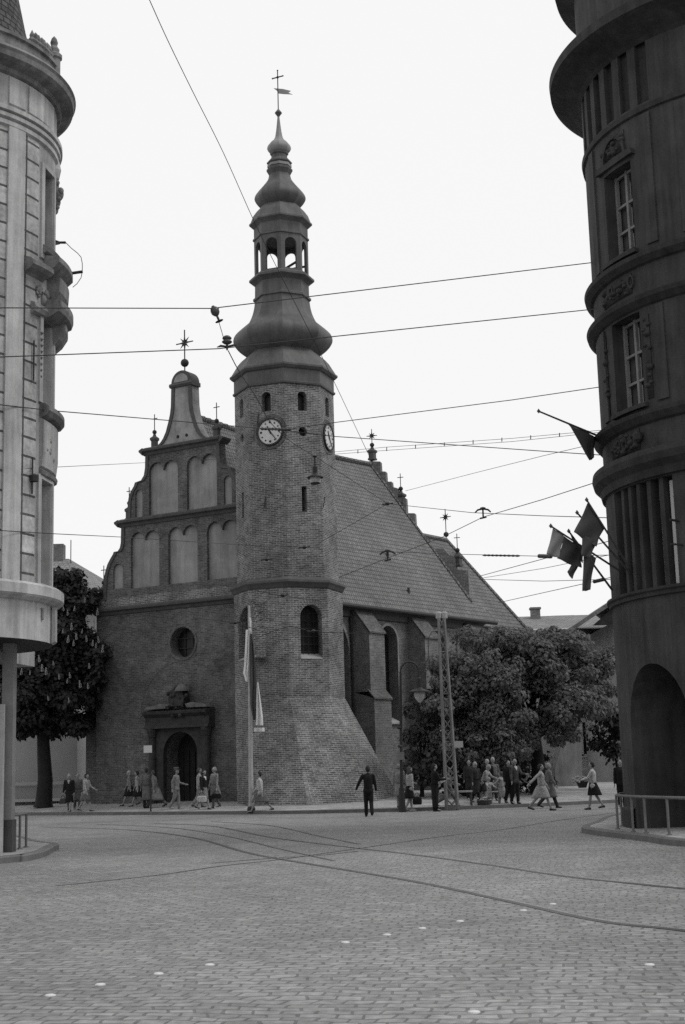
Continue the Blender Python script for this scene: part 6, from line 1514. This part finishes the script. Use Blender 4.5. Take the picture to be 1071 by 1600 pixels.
def bag(p, label, tone='dark', w=0.3, h=0.2, d=0.12, rz=0.0, cat='bag'):
    p = Vector(p); e = empty('handbag', p - Vector((0, 0, h + 0.12)), label, cat, rz=rz)
    b = MB(); n = 10; rows = []
    for z, f_ in ((0, 0.82), (0.02, 0.95), (h * 0.4, 1.0), (h * 0.8, 0.92), (h, 0.7)):
        rows.append([(w / 2 * f_ * math.copysign(abs(math.cos(a)) ** 0.5, math.cos(a)), d / 2 * f_ * math.copysign(abs(math.sin(a)) ** 0.5, math.sin(a)), z) for a in [2 * PI * (k + 0.5) / 16 for k in range(16)]])
    for r0, r1 in zip(rows, rows[1:]):
        for k in range(16): b.face([r0[k], r0[(k + 1) % 16], r1[(k + 1) % 16], r1[k]])
    b.face(rows[0]); b.face(rows[-1]); b.build('bag_body', TONE[tone], e, world=False)
    b = MB(); b.tube([(-w * 0.28, 0, h * 0.95)] + [(-w * 0.28 * math.cos(t), 0, h + 0.13 * math.sin(t)) for t in [PI * k / 8 for k in range(1, 8)]] + [(w * 0.28, 0, h * 0.95)], 0.011, 6); b.build('handle', TONE['black'] if tone != 'black' else TONE['dark'], e, world=False)
RIGHT, LEFT, FRONT, AWAY = 0, 180, -90, 90
# --- in front of the facade, from the chestnut to the flagpole
e, hd = person(108, 1268, 1.62, FRONT, 'elderly person in black jacket and black skirt walking with a bag near the chestnut', 'black', 'black', stride=0.18, ra=(0.05, 0.16, 0.05), hair='grey', style='wavy', shoes='dark', hem=0.42, collar='light')
bag(hd[-1], 'dark bag hanging from the hand of the person in black by the chestnut', 'charcoal', 0.3, 0.24)
person(121, 1266, 1.6, -70, 'person in grey coat half hidden behind the person in black', 'mid', 'mid', 'coat', stride=0.15, hair='brown')
person(135, 1268, 1.62, -20, 'person in pale fitted suit jacket and grey skirt striding alone by the buttress', 'light', 'mid', stride=0.27, la=(0.35, 0.08, 0.75), hair='dark', style='wavy', hem=0.5)
person(203, 1259, 1.6, LEFT, 'person in pale jacket and light headscarf leading the pair by the portal sign', 'grey', 'black', stride=0.42, style='scarf', lean=0.05, hem=0.5)
person(216, 1260, 1.58, 175, 'dark haired person in pale blouse following the one in the headscarf', 'light', 'black', stride=0.36, hair='dark', lean=0.08, hem=0.5)
person(229, 1263, 1.7, 100, 'person in long grey overcoat standing just before the sign post', 'mid', 'dark', 'coat', stride=0.08, hair='dark', shoes='black', hem=0.4)
person(243, 1262, 1.66, 165, 'person in long pale raincoat stepping out behind the sign post', 'grey', 'mid', 'coat', stride=0.45, hair='brown', lean=0.16, hem=0.45)
person(276, 1265, 1.68, -15, 'uniformed person in peaked cap walking before the dark church door', 'grey', 'grey', 'man', stride=0.14, la=(0.15, 0.08, 1.2), ra=(-0.35, 0.12, 0.4), hair='dark', hat='cap', shoes='light')
e, hd = person(319, 1265, 1.62, -35, 'person in black bolero with white collar and pale skirt by the portal column', 'black', 'grey', stride=0.28, ra=(0.1, 0.12, 0.1), hair='dark', collar='white', style='wavy', hem=0.48)
bag(hd[-1], 'pale bulging handbag carried by the person in the black bolero', 'pale', 0.42, 0.26, 0.2)
person(312, 1262, 1.64, 10, 'person in pale clothes mostly hidden behind the one in the black bolero', 'light', 'grey', 'man', stride=0.2, hair='brown')
e, hd = person(336, 1263, 1.68, -140, 'person in pale loose overcoat holding a dark bag beside the portal', 'grey', 'mid', 'coat', stride=0.22, ra=(0.12, 0.18, 0.1), la=(0.1, 0.15, 0.1), hair='fair', hem=0.58)
bag(hd[1], 'dark flat bag held by the person in the loose overcoat', 'black', 0.42, 0.2)
e, hd = person(407, 1270, 1.66, LEFT, 'person in white blouse and grey skirt striding past the flagpole foot', 'pale', 'mid', stride=0.48, la=(-0.3, 0.1, 0.2), hair='dark', hem=0.48, lean=0.03)
# --- roadway and mast
person(577, 1276, 1.72, 95, 'person in dark suit crossing the setts alone with arms held out', 'black', 'black', 'man', stride=0.12, la=(0.1, 0.5, 0.1), ra=(0.05, 0.2, 0.15), hair='dark', shoes='black')
person(625, 1262, 1.64, 70, 'person in pale summer dress standing behind the gooseneck lamp post', 'grey', 'grey', 'dress', stride=0.1, hair='fair', hem=0.45)
e, hd = person(642, 1268, 1.66, 25, 'long haired person in pale cape jacket and black skirt beside the lamp post', 'light', 'black', stride=0.16, la=(0.3, 0.12, 1.1), ra=(-0.1, 0.2, 0.2), hair='brown', style='long', hem=0.5, shoes='light')
bag(Vector(hd[-1]) + Vector((0.12, 0.05, -0.05)), 'round dark shopping bag beside the person in the cape jacket', 'black', 0.36, 0.3, 0.2)
person(681, 1268, 1.74, 15, 'tall person in black cassock reading a white sheet beside the lattice mast', 'black', 'black', 'cassock', stride=0.0, la=(0.45, 0.05, 1.15), ra=(0.5, 0.05, 1.1), hair='dark')
b = MB(); q = at(692, 1219, on_ground(681, 1268).y); b.box(q, (0.24, 0.012, 0.16), R_(20), M=Matrix.Rotation(R_(-25), 4, 'Y')); recenter(b, 'paper_sheet', TONE['white'], 'white paper sheet held by the person in the black cassock', 'paper')
person(703, 1264, 1.66, RIGHT, 'person in grey suit striding past behind the lattice mast', 'mid', 'mid', 'man', stride=0.52, la=(0.4, 0.1, 0.9), ra=(-0.2, 0.1, 0.8), hair='dark', lean=-0.03, knee=0.5)
# --- group under the trees
GRP = 'people gathered under the broad trees'
person(745, 1255, 1.6, -60, 'person in dark coat with pale headscarf at the edge of the gathering', 'dark', 'black', 'coat', stride=0.1, style='scarf', group=GRP, hem=0.45)
person(757, 1254, 1.52, -20, 'stooping person in pale jacket bending over the flower basket', 'light', 'dark', stride=0.1, style='scarf', lean=0.4, la=(0.6, 0.1, 0.6), group=GRP)
person(764, 1252, 1.66, -100, 'person in black coat behind the stooping one', 'black', 'black', 'coat', stride=0.05, hair='grey', group=GRP)
person(773, 1251, 1.72, -80, 'bare headed person in grey overcoat behind the two children', 'mid', 'dark', 'coat', stride=0.05, hair='grey', style='short', group=GRP, hem=0.45)
person(766, 1260, 1.1, -70, 'small child in pale clothes reaching towards the white tray', 'light', 'mid', 'dress', stride=0.1, la=(0.8, 0.1, 0.5), ra=(0.9, 0.1, 0.4), hair='fair', hs=1.2, group=GRP)
person(785, 1259, 1.3, 150, 'child in pale knee length coat facing the smaller child', 'light', 'grey', 'coat', stride=0.18, la=(0.7, 0.1, 0.5), hair='brown', hs=1.12, group=GRP, hem=0.5)
person(797, 1256, 1.66, -70, 'person in black suit beside the bald one under the tree', 'black', 'black', 'man', stride=0.06, hair='dark', group=GRP)
person(807, 1256, 1.72, -60, 'bald person in black trousers and pale open jacket under the tree', 'charcoal', 'black', 'man', stride=0.06, hair='fair', style='bald', collar='pale', la=(0.5, 0.1, 1.0), group=GRP)
person(735, 1250, 1.6, -90, 'person in dark clothes standing behind the low wooden table', 'dark', 'black', 'coat', stride=0.0, hair='brown', group=GRP)
# stall table, tray, basket
p = on_ground(727, 1262); e = empty('stall_table', p, 'low wooden stall table standing on the kerb beside the mast', 'table')
b = MB(); b.box((p.x, p.y + 0.1, p.z + 0.62), (0.62, 0.5, 0.06)); b.build('table_top', M_POLE, e)
for sx in (-0.26, 0.26):
    for sy in (-0.1, 0.3): b = MB(); b.box((p.x + sx, p.y + sy, p.z + 0.295), (0.06, 0.06, 0.59)); b.build('leg', M_POLE_D, e)
p = on_ground(757, 1262); e = empty('flower_basket', p, 'woven basket of pale flowers standing on the kerb before the gathering', 'basket')
b = MB(); b.lathe([(0.001, 0.01), (0.2, 0.01), (0.3, 0.26), (0.32, 0.28), (0.28, 0.27), (0.001, 0.2)], p, 18); b.build('basket_body', M_POLE_D, e)
b = MB(); r = random.Random(9)
for i in range(26):
    a = r.uniform(0, 2 * PI); q = r.uniform(0, 0.26); b.lathe([(0.005, -0.05), (0.05, 0), (0.005, 0.05)], (p.x + q * math.cos(a), p.y + q * math.sin(a), p.z + 0.34 + r.uniform(-.06, .06)), 6)
b.build('flowers', M_BLOSSOM, e)
q = at(775, 1237, on_ground(775, 1259).y); b = MB(); b.lathe([(0.001, 0), (0.2, 0), (0.22, 0.04), (0.19, 0.03), (0.001, 0.015)], q - Vector((0, 0, 0.02)), 16); recenter(b, 'tray', TONE['white'], 'white tray held between the two children', 'tray')
# --- towards the dark building
person(848, 1267, 1.68, -12, 'person in pale belted suit striding with one arm stretched out behind', 'light', 'light', 'dress', stride=0.42, la=(0.2, 0.1, 0.4), ra=(-0.85, 0.3, 0.05), hair='dark', hem=0.5)
person(860, 1263, 1.7, 5, 'person in open grey coat walking on the far side of the pale suit', 'mid', 'dark', 'coat', stride=0.4, hair='fair', collar='light')
e, hd = person(929, 1265, 1.66, 165, 'person in pale blouse and flaring black skirt carrying flowers by the railing', 'pale', 'black', stride=0.24, la=(0.55, 0.15, 0.7), ra=(0.5, 0.1, 0.8), hair='dark', hem=0.52)
p = Vector(at(910, 1222, on_ground(929, 1265).y)); e = empty('flower_basket', p - Vector((0, 0, 0.22)), 'dark basket of pale flowers carried by the person in the flaring skirt', 'basket')
b = MB(); b.lathe([(0.001, -0.2), (0.14, -0.2), (0.22, 0.02), (0.2, 0.02), (0.001, -0.02)], p, 16); b.build('basket_body', TONE['dark'], e)
b = MB(); r = random.Random(4)
for i in range(30):
    a = r.uniform(0, 2 * PI); q = r.uniform(0, 0.26); b.lathe([(0.005, -0.04), (0.045, 0), (0.005, 0.04)], (p.x - 0.1 + q * math.cos(a), p.y + q * 0.7 * math.sin(a), p.z + 0.08 + r.uniform(-.08, .12)), 6)
b.build('flowers', M_BLOSSOM, e)
person(972, 1243, 1.7, -100, 'person in black suit standing still beyond the railing by the young tree', 'black', 'black', 'man', stride=0.04, hair='brown', style='short', Y=52)

# ---------------------------------------------------------------- camera, light, world
cd = bpy.data.cameras.new('camera'); cam = bpy.data.objects.new('camera', cd); COL.objects.link(cam)
cd.sensor_fit = 'VERTICAL'; cd.sensor_height = 36; cd.sensor_width = 24; cd.lens = F / 1600 * 36; cd.clip_end = 3000; cd.clip_start = 0.1
Mc = Matrix(((XC.x, YC.x, -FW.x, 0), (XC.y, YC.y, -FW.y, 0), (XC.z, YC.z, -FW.z, H), (0, 0, 0, 1))); cam.matrix_world = Mc
sc.camera = cam
AZ = R_(100); EL = R_(54)      # azimuth clockwise from +Y
sd = Vector((math.sin(AZ) * math.cos(EL), math.cos(AZ) * math.cos(EL), math.sin(EL)))
ld = bpy.data.lights.new('sun', 'SUN'); lo_ = bpy.data.objects.new('sun', ld); COL.objects.link(lo_)
ld.energy = 1.35; ld.angle = R_(20); ld.color = (1, 0.995, 0.985)
lo_.rotation_euler = sd.to_track_quat('Z', 'Y').to_euler(); lo_.location = (30, -10, 60)
W = bpy.data.worlds.new('World'); sc.world = W; W.use_nodes = True; nt = W.node_tree; nt.nodes.clear(); L = nt.links.new
sky = nt.nodes.new('ShaderNodeTexSky'); sky.sky_type = 'NISHITA'; sky.sun_disc = False; sky.sun_elevation = EL; sky.sun_rotation = AZ
bw = nt.nodes.new('ShaderNodeRGBToBW'); L(sky.outputs[0], bw.inputs[0])
mx = nt.nodes.new('ShaderNodeMath'); mx.operation = 'MULTIPLY_ADD'; L(bw.outputs[0], mx.inputs[0]); mx.inputs[1].default_value = 0.06; mx.inputs[2].default_value = 9.2
bg = nt.nodes.new('ShaderNodeBackground'); bg.inputs['Strength'].default_value = 0.1; L(mx.outputs[0], bg.inputs['Color'])
ow = nt.nodes.new('ShaderNodeOutputWorld'); L(bg.outputs[0], ow.inputs[0])
sc.view_settings.view_transform = 'Standard'; sc.view_settings.look = 'None'; sc.view_settings.exposure = 0.0; sc.view_settings.gamma = 1.0; sc.view_settings.use_curve_mapping = False
sc.render.engine = 'CYCLES'; sc.cycles.use_denoising = False; sc.cycles.max_bounces = 6; sc.cycles.diffuse_bounces = 3
